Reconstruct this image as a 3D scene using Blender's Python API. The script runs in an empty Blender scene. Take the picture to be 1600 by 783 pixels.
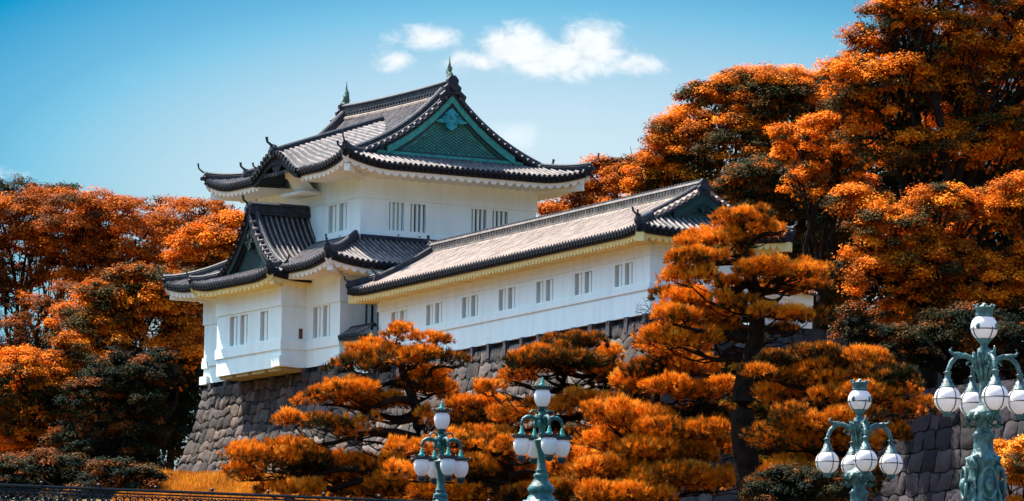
import bpy, math, random
import numpy as np
from math import sin, cos, pi, radians, sqrt, atan2
rnd = random.Random(7)
rng = np.random.default_rng(11)
scene = bpy.context.scene
col = scene.collection
# ------------------------------------------------------------------ camera
W, H, F = 1600., 783., 9290.
PITCH, ROLL = radians(6.51), radians(0.864)
CAM = np.array([0, 0, 1.6])
_rt = np.array([1, 0, 0.]); FW = np.array([0, cos(PITCH), sin(PITCH)]); _up = np.array([0, -sin(PITCH), cos(PITCH)])
CX = cos(ROLL) * _rt + sin(ROLL) * _up
CU = -sin(ROLL) * _rt + cos(ROLL) * _up
def at(x, y, Y):
    """world point on the sight line of photo point (x, y) at distance Y"""
    d = (x - W / 2) * CX - (y - H / 2) * CU + F * FW
    return CAM + d / d[1] * Y
from mathutils import Matrix, Vector
cam_d = bpy.data.cameras.new('camera'); cam = bpy.data.objects.new('camera', cam_d); col.objects.link(cam)
cam_d.sensor_width = 36; cam_d.lens = F / W * 36; cam_d.clip_end = 20000; cam_d.clip_start = 1
M = Matrix(((CX[0], CU[0], -FW[0], CAM[0]), (CX[1], CU[1], -FW[1], CAM[1]), (CX[2], CU[2], -FW[2], CAM[2]), (0, 0, 0, 1)))
cam.matrix_world = M
scene.camera = cam
# ------------------------------------------------------------------ light
SUN_AZ, SUN_EL = radians(55), radians(59)      # azimuth left of the view direction
sdir = Vector((-sin(SUN_AZ) * cos(SUN_EL), cos(SUN_AZ) * cos(SUN_EL), sin(SUN_EL)))
sun_d = bpy.data.lights.new('sun', 'SUN'); sun = bpy.data.objects.new('sun', sun_d); col.objects.link(sun)
sun_d.energy = 5.0; sun_d.angle = radians(0.5); sun_d.color = (1, .93, .82)
sun.rotation_euler = sdir.to_track_quat('Z', 'Y').to_euler()
sun.location = (-60, 100, 120)
scene.view_settings.view_transform = 'Standard'; scene.view_settings.look = 'None'
scene.view_settings.gamma = 1; scene.view_settings.exposure = 1.52
world = bpy.data.worlds.new("World"); scene.world = world; world.use_nodes = True
wn = world.node_tree; wn.nodes.clear()
def N(nt, t, **k):
    n = nt.nodes.new(t)
    for a, b in k.items(): setattr(n, a, b)
    return n
def mth(nt, op, a, b=None, c=None):
    n = N(nt, 'ShaderNodeMath', operation=op)
    for i, v in enumerate((a, b, c)):
        if v is None: continue
        if isinstance(v, (int, float)): n.inputs[i].default_value = v
        else: nt.links.new(v, n.inputs[i])
    return n.outputs[0]
def mix(nt, fac, a, b, typ='MIX'):
    n = N(nt, 'ShaderNodeMix', data_type='RGBA', blend_type=typ)
    for i, v in ((0, fac), (6, a), (7, b)):
        if isinstance(v, (int, float)): n.inputs[i].default_value = v
        elif isinstance(v, tuple): n.inputs[i].default_value = (*v, 1) if len(v) == 3 else v
        else: nt.links.new(v, n.inputs[i])
    return n.outputs[2]
sky = N(wn, 'ShaderNodeTexSky', sky_type='NISHITA'); sky.sun_disc = False
sky.sun_elevation = SUN_EL; sky.sun_rotation = -SUN_AZ
sky.air_density = 1.0; sky.dust_density = 2.5; sky.ozone_density = 2.5
tc = N(wn, 'ShaderNodeTexCoord'); sep = N(wn, 'ShaderNodeSeparateXYZ'); wn.links.new(tc.outputs['Generated'], sep.inputs[0])
elev = mth(wn, 'ARCSINE', sep.outputs[2])                # radians
azim = mth(wn, 'ARCTAN2', sep.outputs[0], sep.outputs[1])
# the deep blue of the upper sky, paling into a bright haze low behind the keep
def bearing(x, y):
    P = at(x, y, 1000.) - CAM; P /= np.linalg.norm(P); return atan2(P[0], P[1]), math.asin(P[2])
a0_, e0_ = bearing(800, 330)
dx_ = mth(wn, 'SUBTRACT', azim, a0_); hx = mth(wn, 'MAXIMUM', mth(wn, 'MULTIPLY', dx_, F / 1800), mth(wn, 'MULTIPLY', dx_, -F / 1117)); hy = mth(wn, 'DIVIDE', mth(wn, 'MAXIMUM', mth(wn, 'SUBTRACT', elev, e0_), 0.), 450 / F)
hr = mth(wn, 'ADD', mth(wn, 'MULTIPLY', hx, hx), mth(wn, 'MULTIPLY', hy, hy))
ramp = N(wn, 'ShaderNodeValToRGB'); wn.links.new(mth(wn, 'MULTIPLY_ADD', hr, -.95, 1.05), ramp.inputs[0])
cr = ramp.color_ramp
SKYT = [(0.1, (.003, .170, .262)), (.5, (.105, .262, .325)), (.6, (.148, .305, .35)), (.76, (.26, .352, .365)), (1.0, (.43, .435, .41))]
while len(cr.elements) < len(SKYT): cr.elements.new(.5)
for e, (p_, c_) in zip(cr.elements, SKYT): e.position = p_; e.color = (*c_, 1)
up_ = N(wn, 'ShaderNodeMapRange', interpolation_type='SMOOTHSTEP'); wn.links.new(elev, up_.inputs[0]); up_.inputs[1].default_value = radians(11); up_.inputs[2].default_value = radians(22)
tint = mix(wn, up_.outputs[0], ramp.outputs[0], (.66, .93, 1.04))
skyc = mix(wn, 1.0, sky.outputs[0], tint, 'MULTIPLY')
# clouds : soft masses at their own bearings and heights
def cloudmask(blobs, sc, soft, seed):
    comb = N(wn, 'ShaderNodeCombineXYZ')
    wn.links.new(mth(wn, 'MULTIPLY', azim, sc), comb.inputs[0]); wn.links.new(mth(wn, 'MULTIPLY', elev, sc * 1.5), comb.inputs[1])
    comb.inputs[2].default_value = seed
    nz = N(wn, 'ShaderNodeTexNoise'); wn.links.new(comb.outputs[0], nz.inputs['Vector'])
    nz.inputs['Scale'].default_value = 1; nz.inputs['Detail'].default_value = 7; nz.inputs['Roughness'].default_value = .6; nz.inputs['Distortion'].default_value = .5
    tot = None
    for (x, y, rx, ry, k) in blobs:
        P = at(x, y, 1000.) - CAM; P /= np.linalg.norm(P)
        a0 = atan2(P[0], P[1]); e0 = math.asin(P[2])
        dx = mth(wn, 'DIVIDE', mth(wn, 'SUBTRACT', azim, a0), rx / F); dy = mth(wn, 'DIVIDE', mth(wn, 'SUBTRACT', elev, e0), ry / F)
        r2 = mth(wn, 'ADD', mth(wn, 'MULTIPLY', dx, dx), mth(wn, 'MULTIPLY', dy, dy))
        g = mth(wn, 'MULTIPLY', mth(wn, 'EXPONENT', mth(wn, 'MULTIPLY', r2, -1.0)), k)
        tot = g if tot is None else mth(wn, 'MAXIMUM', tot, g)
    v = mth(wn, 'ADD', tot, mth(wn, 'MULTIPLY', mth(wn, 'SUBTRACT', nz.outputs[0], .5), 1.25))
    mr = N(wn, 'ShaderNodeMapRange', interpolation_type='SMOOTHSTEP'); wn.links.new(v, mr.inputs[0])
    mr.inputs[1].default_value = .30; mr.inputs[2].default_value = .30 + soft
    return mth(wn, 'MULTIPLY', mr.outputs[0], mth(wn, 'MINIMUM', mth(wn, 'MULTIPLY', tot, 6.), 1.0)), nz.outputs[0]
m1, n1 = cloudmask([(668, 58, 64, 24, 1.0), (618, 94, 36, 22, .95), (805, 74, 66, 40, 1.25), (925, 72, 60, 46, 1.25), (865, 92, 120, 36, 1.2), (760, 96, 80, 24, .95), (990, 102, 66, 20, .95), (15, 272, 40, 14, .7), (1040, 214, 26, 20, .8)], 230., .85, 3.)
m2, n2 = cloudmask([(800, 212, 66, 34, .85), (400, 140, 130, 30, .33), (880, 170, 180, 40, .3), (640, 90, 120, 50, .35), (200, 110, 160, 50, .22)], 150., .9, 8.)
cl = mix(wn, .8, (2.35, 2.40, 2.45), (2.5, 2.52, 2.55))
skyc = mix(wn, mth(wn, 'MULTIPLY', m2, .55), skyc, (2.3, 2.5, 2.65))
shade = mth(wn, 'MULTIPLY_ADD', n1, .35, .80)
clc = N(wn, 'ShaderNodeVectorMath', operation='SCALE'); wn.links.new(cl, clc.inputs[0]); wn.links.new(shade, clc.inputs['Scale'])
skyc = mix(wn, mth(wn, 'MULTIPLY', m1, .86), skyc, clc.outputs[0])
bg = N(wn, 'ShaderNodeBackground'); bg.inputs[1].default_value = .15
wo = N(wn, 'ShaderNodeOutputWorld'); wn.links.new(skyc, bg.inputs[0]); wn.links.new(bg.outputs[0], wo.inputs[0])
scene.cycles.max_bounces = 6; scene.cycles.diffuse_bounces = 4; scene.cycles.transparent_max_bounces = 8
scene.cycles.use_denoising = True

# ------------------------------------------------------------------ materials
def material(name, color, rough=.7, var=0., vscale=1., color2=None, bump=0., bscale=5., spec=.3, metal=0., attr=None, sss=0):
    m = bpy.data.materials.new(name); m.use_nodes = True; nt = m.node_tree
    b = nt.nodes['Principled BSDF']; b.inputs['Roughness'].default_value = rough; b.inputs['Metallic'].default_value = metal
    b.inputs['Specular IOR Level'].default_value = spec
    tcn = N(nt, 'ShaderNodeTexCoord')
    out = None
    if color2 is not None or var:
        nz = N(nt, 'ShaderNodeTexNoise'); nz.inputs['Scale'].default_value = vscale; nz.inputs['Detail'].default_value = 6
        nt.links.new(tcn.outputs['Object'], nz.inputs['Vector'])
        mr = N(nt, 'ShaderNodeMapRange'); nt.links.new(nz.outputs[0], mr.inputs[0]); mr.inputs[1].default_value = .35; mr.inputs[2].default_value = .68
        c2 = color2 or tuple(c * (1 - var) for c in color)
        out = mix(nt, mr.outputs[0], color, c2)
    if attr:
        an = N(nt, 'ShaderNodeAttribute', attribute_name=attr)
        f_ = mth(nt, 'MULTIPLY_ADD', an.outputs['Fac'], 1.5, .38)
        v = N(nt, 'ShaderNodeVectorMath', operation='SCALE'); nt.links.new(f_, v.inputs['Scale'])
        if out is None: v.inputs[0].default_value = color
        else: nt.links.new(out, v.inputs[0])
        out = v.outputs[0]
    if out is None: b.inputs['Base Color'].default_value = (*color, 1)
    else: nt.links.new(out, b.inputs['Base Color'])
    if bump:
        nb = N(nt, 'ShaderNodeTexNoise'); nb.inputs['Scale'].default_value = bscale; nb.inputs['Detail'].default_value = 8
        nt.links.new(tcn.outputs['Object'], nb.inputs['Vector'])
        bp = N(nt, 'ShaderNodeBump'); bp.inputs['Strength'].default_value = bump; bp.inputs['Distance'].default_value = .05
        nt.links.new(nb.outputs[0], bp.inputs['Height']); nt.links.new(bp.outputs[0], b.inputs['Normal'])
    return m
def plaster_mat(name, c1, c2):
    """white lime plaster with faint rain streaks"""
    m = material(name, c1, .85)
    nt = m.node_tree; b = nt.nodes['Principled BSDF']; tcn = N(nt, 'ShaderNodeTexCoord')
    mp = N(nt, 'ShaderNodeMapping'); mp.inputs['Scale'].default_value = (1.2, 1.2, .22); nt.links.new(tcn.outputs['Object'], mp.inputs[0])
    nz = N(nt, 'ShaderNodeTexNoise'); nz.inputs['Scale'].default_value = 1.6; nz.inputs['Detail'].default_value = 8; nt.links.new(mp.outputs[0], nz.inputs[0])
    mr = N(nt, 'ShaderNodeMapRange'); nt.links.new(nz.outputs[0], mr.inputs[0]); mr.inputs[1].default_value = .4; mr.inputs[2].default_value = .75
    nt.links.new(mix(nt, mr.outputs[0], c1, c2), b.inputs['Base Color'])
    nb = N(nt, 'ShaderNodeTexNoise'); nb.inputs['Scale'].default_value = 2.5; nt.links.new(tcn.outputs['Object'], nb.inputs[0])
    bp = N(nt, 'ShaderNodeBump'); bp.inputs['Strength'].default_value = .25; bp.inputs['Distance'].default_value = .02
    nt.links.new(nb.outputs[0], bp.inputs['Height']); nt.links.new(bp.outputs[0], b.inputs['Normal'])
    return m
PLASTER = plaster_mat('white_plaster', (.80, .88, .82), (.72, .785, .735))
SOFFIT = material('soffit_plaster', (.82, .80, .70), .85, .1, 2.)
SOFFITG = material('bounce_tinted_soffit', (.88, .72, .30), .85, .12, 2.)  # warm light bounced up under the eaves is painted into this yellow
TILE = material('round_roof_tile', (.25, .20, .185), .65, color2=(.09, .078, .08), vscale=2.2, bump=.5, bscale=6, spec=.25)
TILEW = material('weathered_roof_tile', (.37, .275, .225), .8, color2=(.22, .165, .135), vscale=1.6, bump=.6, bscale=6, spec=.15)
PAN = material('pan_tile', (.026, .025, .03), .7, .5, 3., spec=.2)
PANW = material('weathered_pan_tile', (.14, .105, .09), .8, .4, 3., spec=.15)
RIDGE = material('dark_ridge_tile', (.016, .018, .025), .62, color2=(.040, .039, .045), vscale=3., spec=.25, bump=.4, bscale=8)
EAVE = material('eave_tile', (.008, .009, .012), .65, color2=(.018, .018, .022), vscale=4., spec=.2)
RIDGEW = material('weathered_ridge_tile', (.07, .062, .06), .8, spec=.15, color2=(.16, .135, .12), vscale=3., bump=.6, bscale=7)
COPPER = material('verdigris_copper', (.055, .30, .24), .6, color2=(.03, .19, .16), vscale=2.5, bump=.2)
COPPERL = material('pale_verdigris', (.05, .32, .24), .6, color2=(.03, .19, .16), vscale=4.)
COPPERD = material('dark_verdigris', (.018, .07, .065), .6, color2=(.03, .035, .035), vscale=4.)
DARK = material('window_dark', (.012, .014, .02), .5)
WOOD = material('bounce_tinted_board', (.5, .40, .16), .8, .3, 3.)  # yellow of light bounced onto the bay's underside is put into the colour
STONE = material('wall_stone', (.090, .062, .048), .92, color2=(.030, .027, .030), vscale=.8, bump=1., bscale=4, attr='tone')
STONEB = material('cut_stone', (.036, .026, .029), .9, color2=(.020, .015, .019), vscale=.9, bump=.8, bscale=4, attr='tone')
GAP = material('joint_earth', (.015, .015, .017), .95)
GRAN = material('granite_post', (.06, .055, .06), .85, .4, 3., bump=.5)
BRONZE = material('lamp_bronze', (.022, .135, .11), .5, color2=(.008, .035, .035), vscale=9., bump=.5, bscale=20, spec=.5)
BRONZEP = material('pale_lamp_bronze', (.06, .15, .14), .5, color2=(.008, .024, .024), vscale=8., bump=.5, bscale=20, spec=.5)
BRONZED = material('dark_lamp_bronze', (.012, .022, .026), .5, .5, 9., spec=.5)
IRON = material('black_iron', (.006, .008, .012), .5, spec=.3)
BARK = material('bark', (.022, .014, .010), .95, color2=(.008, .006, .005), vscale=3., bump=1., bscale=6, spec=.05)
GROUND = material('autumn_turf', (.17, .085, .014), .95, color2=(.08, .055, .012), vscale=.15, bump=.5, bscale=2)
CONC = material('bridge_stone', (.22, .21, .20), .85, .3, 1., bump=.4)
def globe_mat():
    m = bpy.data.materials.new('milk_glass'); m.use_nodes = True; nt = m.node_tree
    b = nt.nodes['Principled BSDF']; b.inputs['Base Color'].default_value = (.95, .86, .84, 1); b.inputs['Roughness'].default_value = .16
    b.inputs['Specular IOR Level'].default_value = .5
    tr = N(nt, 'ShaderNodeBsdfTranslucent'); tr.inputs[0].default_value = (.9, .72, .68, 1)
    mx = N(nt, 'ShaderNodeMixShader'); mx.inputs[0].default_value = .35
    o = nt.nodes['Material Output']; nt.links.new(b.outputs[0], mx.inputs[1]); nt.links.new(tr.outputs[0], mx.inputs[2]); nt.links.new(mx.outputs[0], o.inputs[0])
    return m
GLOBE = globe_mat()
def leaf_mat(name, stops, trans=.35, rough=.75, spec=.06):
    m = bpy.data.materials.new(name); m.use_nodes = True; nt = m.node_tree
    an = N(nt, 'ShaderNodeAttribute', attribute_name='tone')
    r = N(nt, 'ShaderNodeValToRGB'); e = r.color_ramp
    while len(e.elements) < len(stops): e.elements.new(.5)
    for el, (p_, c_) in zip(e.elements, stops): el.position = p_; el.color = (*c_, 1)
    nt.links.new(an.outputs['Fac'], r.inputs[0])
    b = nt.nodes['Principled BSDF']; b.inputs['Roughness'].default_value = rough; b.inputs['Specular IOR Level'].default_value = spec
    nt.links.new(r.outputs[0], b.inputs['Base Color'])
    tr = N(nt, 'ShaderNodeBsdfTranslucent'); nt.links.new(r.outputs[0], tr.inputs[0])
    mx = N(nt, 'ShaderNodeMixShader'); mx.inputs[0].default_value = trans
    o = nt.nodes['Material Output']; nt.links.new(b.outputs[0], mx.inputs[1]); nt.links.new(tr.outputs[0], mx.inputs[2]); nt.links.new(mx.outputs[0], o.inputs[0])
    return m
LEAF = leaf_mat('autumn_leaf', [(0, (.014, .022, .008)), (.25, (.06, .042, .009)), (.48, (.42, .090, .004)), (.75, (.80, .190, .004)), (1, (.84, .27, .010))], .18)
LEAFR = leaf_mat('red_leaf', [(0, (.03, .03, .012)), (.3, (.13, .040, .010)), (.6, (.38, .080, .005)), (1, (.62, .15, .008))], .18)
LEAFG = leaf_mat('evergreen_leaf', [(0, (.004, .009, .005)), (.55, (.009, .017, .008)), (.82, (.05, .034, .007)), (1, (.25, .06, .008))], .15, .8, .08)
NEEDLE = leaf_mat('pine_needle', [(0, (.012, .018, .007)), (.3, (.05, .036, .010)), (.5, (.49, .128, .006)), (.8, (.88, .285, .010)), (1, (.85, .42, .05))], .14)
GRASS = leaf_mat('autumn_grass', [(0, (.10, .05, .01)), (.4, (.40, .12, .01)), (.7, (.62, .20, .012)), (1, (.70, .34, .03))], .3)

# ------------------------------------------------------------------ object helpers
ROOTLOC = {}
def tag(o, label=None, cat=None, group=None, kind=None):
    if label: o['label'] = label
    if cat: o['category'] = cat
    if group: o['group'] = group
    if kind: o['kind'] = kind
    return o
def empty(name, loc, label, cat, group=None):
    o = bpy.data.objects.new(name, None); col.objects.link(o); o.location = Vector(loc)
    o.empty_display_size = .3
    ROOTLOC[o.name] = np.array(loc, float); return tag(o, label, cat, group)
class MB:
    def __init__(s): s.v = []; s.f = []; s.m = []; s.n = 0; s.t = []; s.mk = []
    def mark(s): s.mk.append((s.n, len(s.f)))
    def add(s, verts, faces, mi=0, tone=None):
        o = s.n
        for p in verts: s.v.append((float(p[0]), float(p[1]), float(p[2])))
        s.n += len(verts)
        for k, f in enumerate(faces):
            s.f.append(tuple(i + o for i in f)); s.m.append(mi if isinstance(mi, int) else mi[k]); s.t.append(tone if tone is not None else .5)
    def box(s, fr, a0, a1, b0, b1, z0, z1, mi=0):
        P = [fr(a, b, z) for z in (z0, z1) for a, b in ((a0, b0), (a1, b0), (a1, b1), (a0, b1))]
        s.add(P, [(0, 3, 2, 1), (4, 5, 6, 7), (0, 1, 5, 4), (1, 2, 6, 5), (2, 3, 7, 6), (3, 0, 4, 7)], mi)
    def sweep(s, pts, prof, mi=0, up=(0, 0, 1), scale=None, cap=True):
        """sweep closed profile [(side, up)] along pts"""
        pts = [np.array(p, float) for p in pts]; n = len(prof); V = []
        for i, p in enumerate(pts):
            t = pts[min(i + 1, len(pts) - 1)] - pts[max(i - 1, 0)]; t /= np.linalg.norm(t) + 1e-9
            sd = np.cross(t, np.array(up, float)); sd /= np.linalg.norm(sd) + 1e-9
            uu = np.cross(sd, t); k = scale[i] if scale is not None else 1.
            for (x, y) in prof: V.append(p + sd * x * k + uu * y * k)
        Fc = []
        for i in range(len(pts) - 1):
            for j in range(n): Fc.append((i * n + j, i * n + (j + 1) % n, (i + 1) * n + (j + 1) % n, (i + 1) * n + j))
        if cap: Fc.append(tuple(range(n))[::-1]); Fc.append(tuple((len(pts) - 1) * n + j for j in range(n)))
        s.add(V, Fc, mi)
    def tube(s, pts, radii, seg=8, mi=0, up=(0, 0, 1)):
        if isinstance(radii, (int, float)): radii = [radii] * len(pts)
        s.sweep(pts, [(cos(2 * pi * k / seg), sin(2 * pi * k / seg)) for k in range(seg)], mi, up, radii)
    def lathe(s, c, prof, seg=16, mi=0, amp=0, lobes=0):
        c = np.array(c, float); V = []
        for (r, z) in prof:
            for k in range(seg):
                a = 2 * pi * k / seg; rr = r * (1 + amp * cos(lobes * a)); V.append((c[0] + rr * cos(a), c[1] + rr * sin(a), c[2] + z))
        Fc = [(i * seg + k, i * seg + (k + 1) % seg, (i + 1) * seg + (k + 1) % seg, (i + 1) * seg + k) for i in range(len(prof) - 1) for k in range(seg)]
        Fc.append(tuple(range(seg))[::-1]); Fc.append(tuple((len(prof) - 1) * seg + k for k in range(seg)))
        s.add(V, Fc, mi)
    def ball(s, c, r, mi=0, seg=10, sz=1.):
        s.lathe(c, [(r * sin(pi * k / seg) + 1e-4, -r * sz * cos(pi * k / seg)) for k in range(seg + 1)], seg + 4, mi)
    def pieces(s, name, mats, parent=None, smooth=False):
        """one object for every marked piece"""
        mk = [q for q in s.mk] + [(s.n, len(s.f))]; out = []
        if mk[0] != (0, 0): mk = [(0, 0)] + mk
        for (v0, f0_), (v1, f1_) in zip(mk[:-1], mk[1:]):
            if f1_ == f0_: continue
            q = MB(); q.v = s.v[v0:v1]; q.n = v1 - v0; q.f = [tuple(i - v0 for i in f) for f in s.f[f0_:f1_]]; q.m = s.m[f0_:f1_]; q.t = s.t[f0_:f1_]
            out.append(q.build(name, mats, parent, smooth))
        return out
    def build(s, name, mats, parent=None, smooth=False, tone=False):
        if not isinstance(mats, (list, tuple)): mats = [mats]
        off = np.zeros(3); q = parent
        while q is not None and q.parent is not None: q = q.parent
        if q is not None: off = ROOTLOC.get(q.name, off)
        me = bpy.data.meshes.new(name); v = np.array(s.v) - off
        me.from_pydata(v.tolist(), [], s.f)
        for m in mats: me.materials.append(m)
        me.polygons.foreach_set('material_index', s.m)
        if tone:
            at_ = me.attributes.new('tone', 'FLOAT', 'FACE'); at_.data.foreach_set('value', s.t)
        if smooth: me.polygons.foreach_set('use_smooth', [True] * len(s.f))
        me.update()
        o = bpy.data.objects.new(name, me); col.objects.link(o)
        if parent is not None: o.parent = parent
        return o
def arr_obj(name, V, nv, tones, mat, parent=None, off=None):
    """mesh from an array of separate nv-cornered faces"""
    n = len(V) // nv
    if off is not None: V = V - off
    me = bpy.data.meshes.new(name); me.vertices.add(len(V)); me.vertices.foreach_set('co', V.astype(np.float32).ravel())
    me.loops.add(n * nv); me.loops.foreach_set('vertex_index', np.arange(n * nv, dtype=np.int32))
    me.polygons.add(n); me.polygons.foreach_set('loop_start', np.arange(0, n * nv, nv, dtype=np.int32))
    me.update(calc_edges=True)
    a = me.attributes.new('tone', 'FLOAT', 'FACE'); a.data.foreach_set('value', np.clip(tones, 0, 1).astype(np.float32))
    me.materials.append(mat)
    o = bpy.data.objects.new(name, me); col.objects.link(o)
    if parent is not None: o.parent = parent
    return o

# ------------------------------------------------------------------ terrain
def ground_z(x, y):
    if y >= 300: z = 24.0
    elif y >= 262: z = 24.0 - (300 - y) * .17
    elif y >= 190: z = 17.54 * ((y - 190) / 72.) ** 1.1
    else: z = 0.
    return z + (.35 * sin(x * .31 + y * .13) + .2 * sin(x * .83 - y * .4)) * min(1, max(0, (y - 190) / 60.)) * (.35 if y > 281 else 1.)
g = MB(); xs = [-6000, -2500, -900, -300] + list(range(-120, 121, 4)) + [300, 900, 2500, 6000]
ys = [-3000, -800, -200, 0, 80, 150] + list(range(185, 345, 3)) + [360, 420, 600, 1200, 3000, 9000]
nx = len(xs)
g.add([(x, y, ground_z(x, y)) for y in ys for x in xs], [(j * nx + i, j * nx + i + 1, (j + 1) * nx + i + 1, (j + 1) * nx + i) for j in range(len(ys) - 1) for i in range(nx - 1)])
tag(g.build('ground', GROUND, smooth=True), kind='structure')
m = MB(); m.add([(-200, -300, .02), (200, -300, .02), (200, 84, .02), (-200, 84, .02)], [(0, 1, 2, 3)]); tag(m.build('plaza', material('pale_gravel', (.26, .25, .21), .95, .2, .5, bump=.4, bscale=8)), kind='structure')
m = MB(); m.add([(-400, 86, .03), (400, 86, .03), (400, 189, .03), (-400, 189, .03)], [(0, 1, 2, 3)]); tag(m.build('water', material('moat_water', (.02, .04, .03), .06, bump=.15, bscale=.8)), kind='structure')
m = MB(); m.box(lambda a, b, z: (a, b, z), -400, 400, 84, 86, -.5, .6); tag(m.build('kerb', CONC), kind='structure')

# ------------------------------------------------------------------ frames of the castle
A1, A2 = radians(29.6), radians(25.3)
def mkframe(O, a):
    u = np.array([-sin(a), cos(a), 0]); v = np.array([cos(a), sin(a), 0])
    def fr(p, q, z): return np.array([O[0] + u[0] * p + v[0] * q, O[1] + u[1] * p + v[1] * q, z])
    fr.u, fr.v, fr.O = u, v, O
    return fr
O1 = at(563.6, 307.6, 315.)
T = mkframe(O1, A1)                       # upper storey: a = away left, b = away right
C2 = T(-1.85, -2.1, 0); L = mkframe(C2, A1)   # lower storey
Qp = L(-2.6, .92, 0); G = mkframe(Qp, A2)      # gallery: runs a = 0 .. -31.7

def wall_panel(mb, fr, axis, fixed, a0, a1, z0, z1, holes, depth, mi=0):
    """vertical wall with recessed openings. axis 'a': runs along a at b=fixed, recess towards +b; 'b': runs along b at a=fixed, recess towards +a"""
    P = (lambda s, d, z: fr(s, fixed + d, z)) if axis == 'a' else (lambda s, d, z: fr(fixed + d, s, z))
    S = sorted({a0, a1} | {h[0] for h in holes} | {h[1] for h in holes}); Z = sorted({z0, z1} | {h[2] for h in holes} | {h[3] for h in holes})
    for i in range(len(S) - 1):
        for j in range(len(Z) - 1):
            c = ((S[i] + S[i + 1]) / 2, (Z[j] + Z[j + 1]) / 2)
            if any(h[0] < c[0] < h[1] and h[2] < c[1] < h[3] for h in holes): continue
            mb.add([P(S[i], 0, Z[j]), P(S[i + 1], 0, Z[j]), P(S[i + 1], 0, Z[j + 1]), P(S[i], 0, Z[j + 1])], [(0, 1, 2, 3)], mi)
    for h in holes:
        q = [(h[0], h[2]), (h[1], h[2]), (h[1], h[3]), (h[0], h[3])]
        for k in range(4):
            (s0, t0), (s1, t1) = q[k], q[(k + 1) % 4]
            mb.add([P(s0, 0, t0), P(s1, 0, t1), P(s1, depth, t1), P(s0, depth, t0)], [(0, 1, 2, 3)], mi)
def window(fr, axis, fixed, h, depth, nb, parent, shut=False):
    P = (lambda s, d, z: fr(s, fixed + d, z)) if axis == 'a' else (lambda s, d, z: fr(fixed + d, s, z))
    def bx(mb, s0, s1, d0, d1, z0, z1, mi=0):
        V = [P(s, d, z) for z in (z0, z1) for s, d in ((s0, d0), (s1, d0), (s1, d1), (s0, d1))]
        mb.add(V, [(0, 3, 2, 1), (4, 5, 6, 7), (0, 1, 5, 4), (1, 2, 6, 5), (2, 3, 7, 6), (3, 0, 4, 7)], mi)
    m = MB(); bx(m, h[0] - .05, h[1] + .05, depth + .03, depth + .08, h[2] - .05, h[3] + .05)
    w = m.build('window', PLASTER if shut else DARK, parent)
    b = MB(); wd = h[1] - h[0]; bw = wd / (2 * nb + 1)
    for k in range(nb):
        s = h[0] + bw * (2 * k + 1); b.mark(); bx(b, s, s + bw, depth * .35, depth * .35 + min(bw, .12), h[2] + .002, h[3] - .002)
    b.pieces('bar', PLASTER, w)

# ------------------------------------------------------------------ roofs
ROW = .32
def tile_patch(rf, ridx, s0, s1, dmax, P, wm=0, pm=1, step=.45, dmin=None, hk=1.15):
    """rows of round tiles over pans. P(s,d) -> point. dmax(s) length of the row"""
    n = max(1, int(round((s1 - s0) / ROW))); w = (s1 - s0) / n
    prof = [(0, 0), (.42, 0), (.45, .055), (.58, .105), (.71, .055), (.74, 0), (1., 0)]
    kinds = [1, 0, 0, 0, 0, 1]
    r = .5 * (.74 - .42) * w
    for i in range(n):
        cs = s0 + (i + .58) * w; D = dmax(cs); d0 = dmin(cs) if dmin else 0.
        if D - d0 < .15: continue
        m = max(1, int((D - d0) / step)); V = []; jt = [rnd.uniform(-.013, .013) for _ in range(m + 1)]
        for j in range(m + 1):
            d = d0 + (D - d0) * j / m
            for (x, h) in prof:
                p = P(s0 + (i + x) * w, d); V.append((p[0], p[1], p[2] + h * hk * w / .32 + jt[j]))
        k = len(prof); Fc = []; mi = []
        for j in range(m):
            for q in range(k - 1):
                Fc.append((j * k + q, j * k + q + 1, (j + 1) * k + q + 1, (j + 1) * k + q)); mi.append(wm if kinds[q] == 0 else pm)
        rf.add(V, Fc, mi)
        # round end tile at the eave
        if d0 == 0.:
            p = np.array(P(cs, 0)); p2 = np.array(P(cs, .2)); t = p - p2; t /= np.linalg.norm(t)
            sd = np.array(P(cs + .1, 0)) - np.array(P(cs - .1, 0)); sd[2] = 0; sd /= np.linalg.norm(sd)
            c = p + t * .03 + np.array([0, 0, .02]); rr = .115
            rf.add([c + sd * rr * cos(2 * pi * q / 8) + np.array([0, 0, rr * sin(2 * pi * q / 8)]) for q in range(8)], [tuple(range(8))], ridx)
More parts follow.
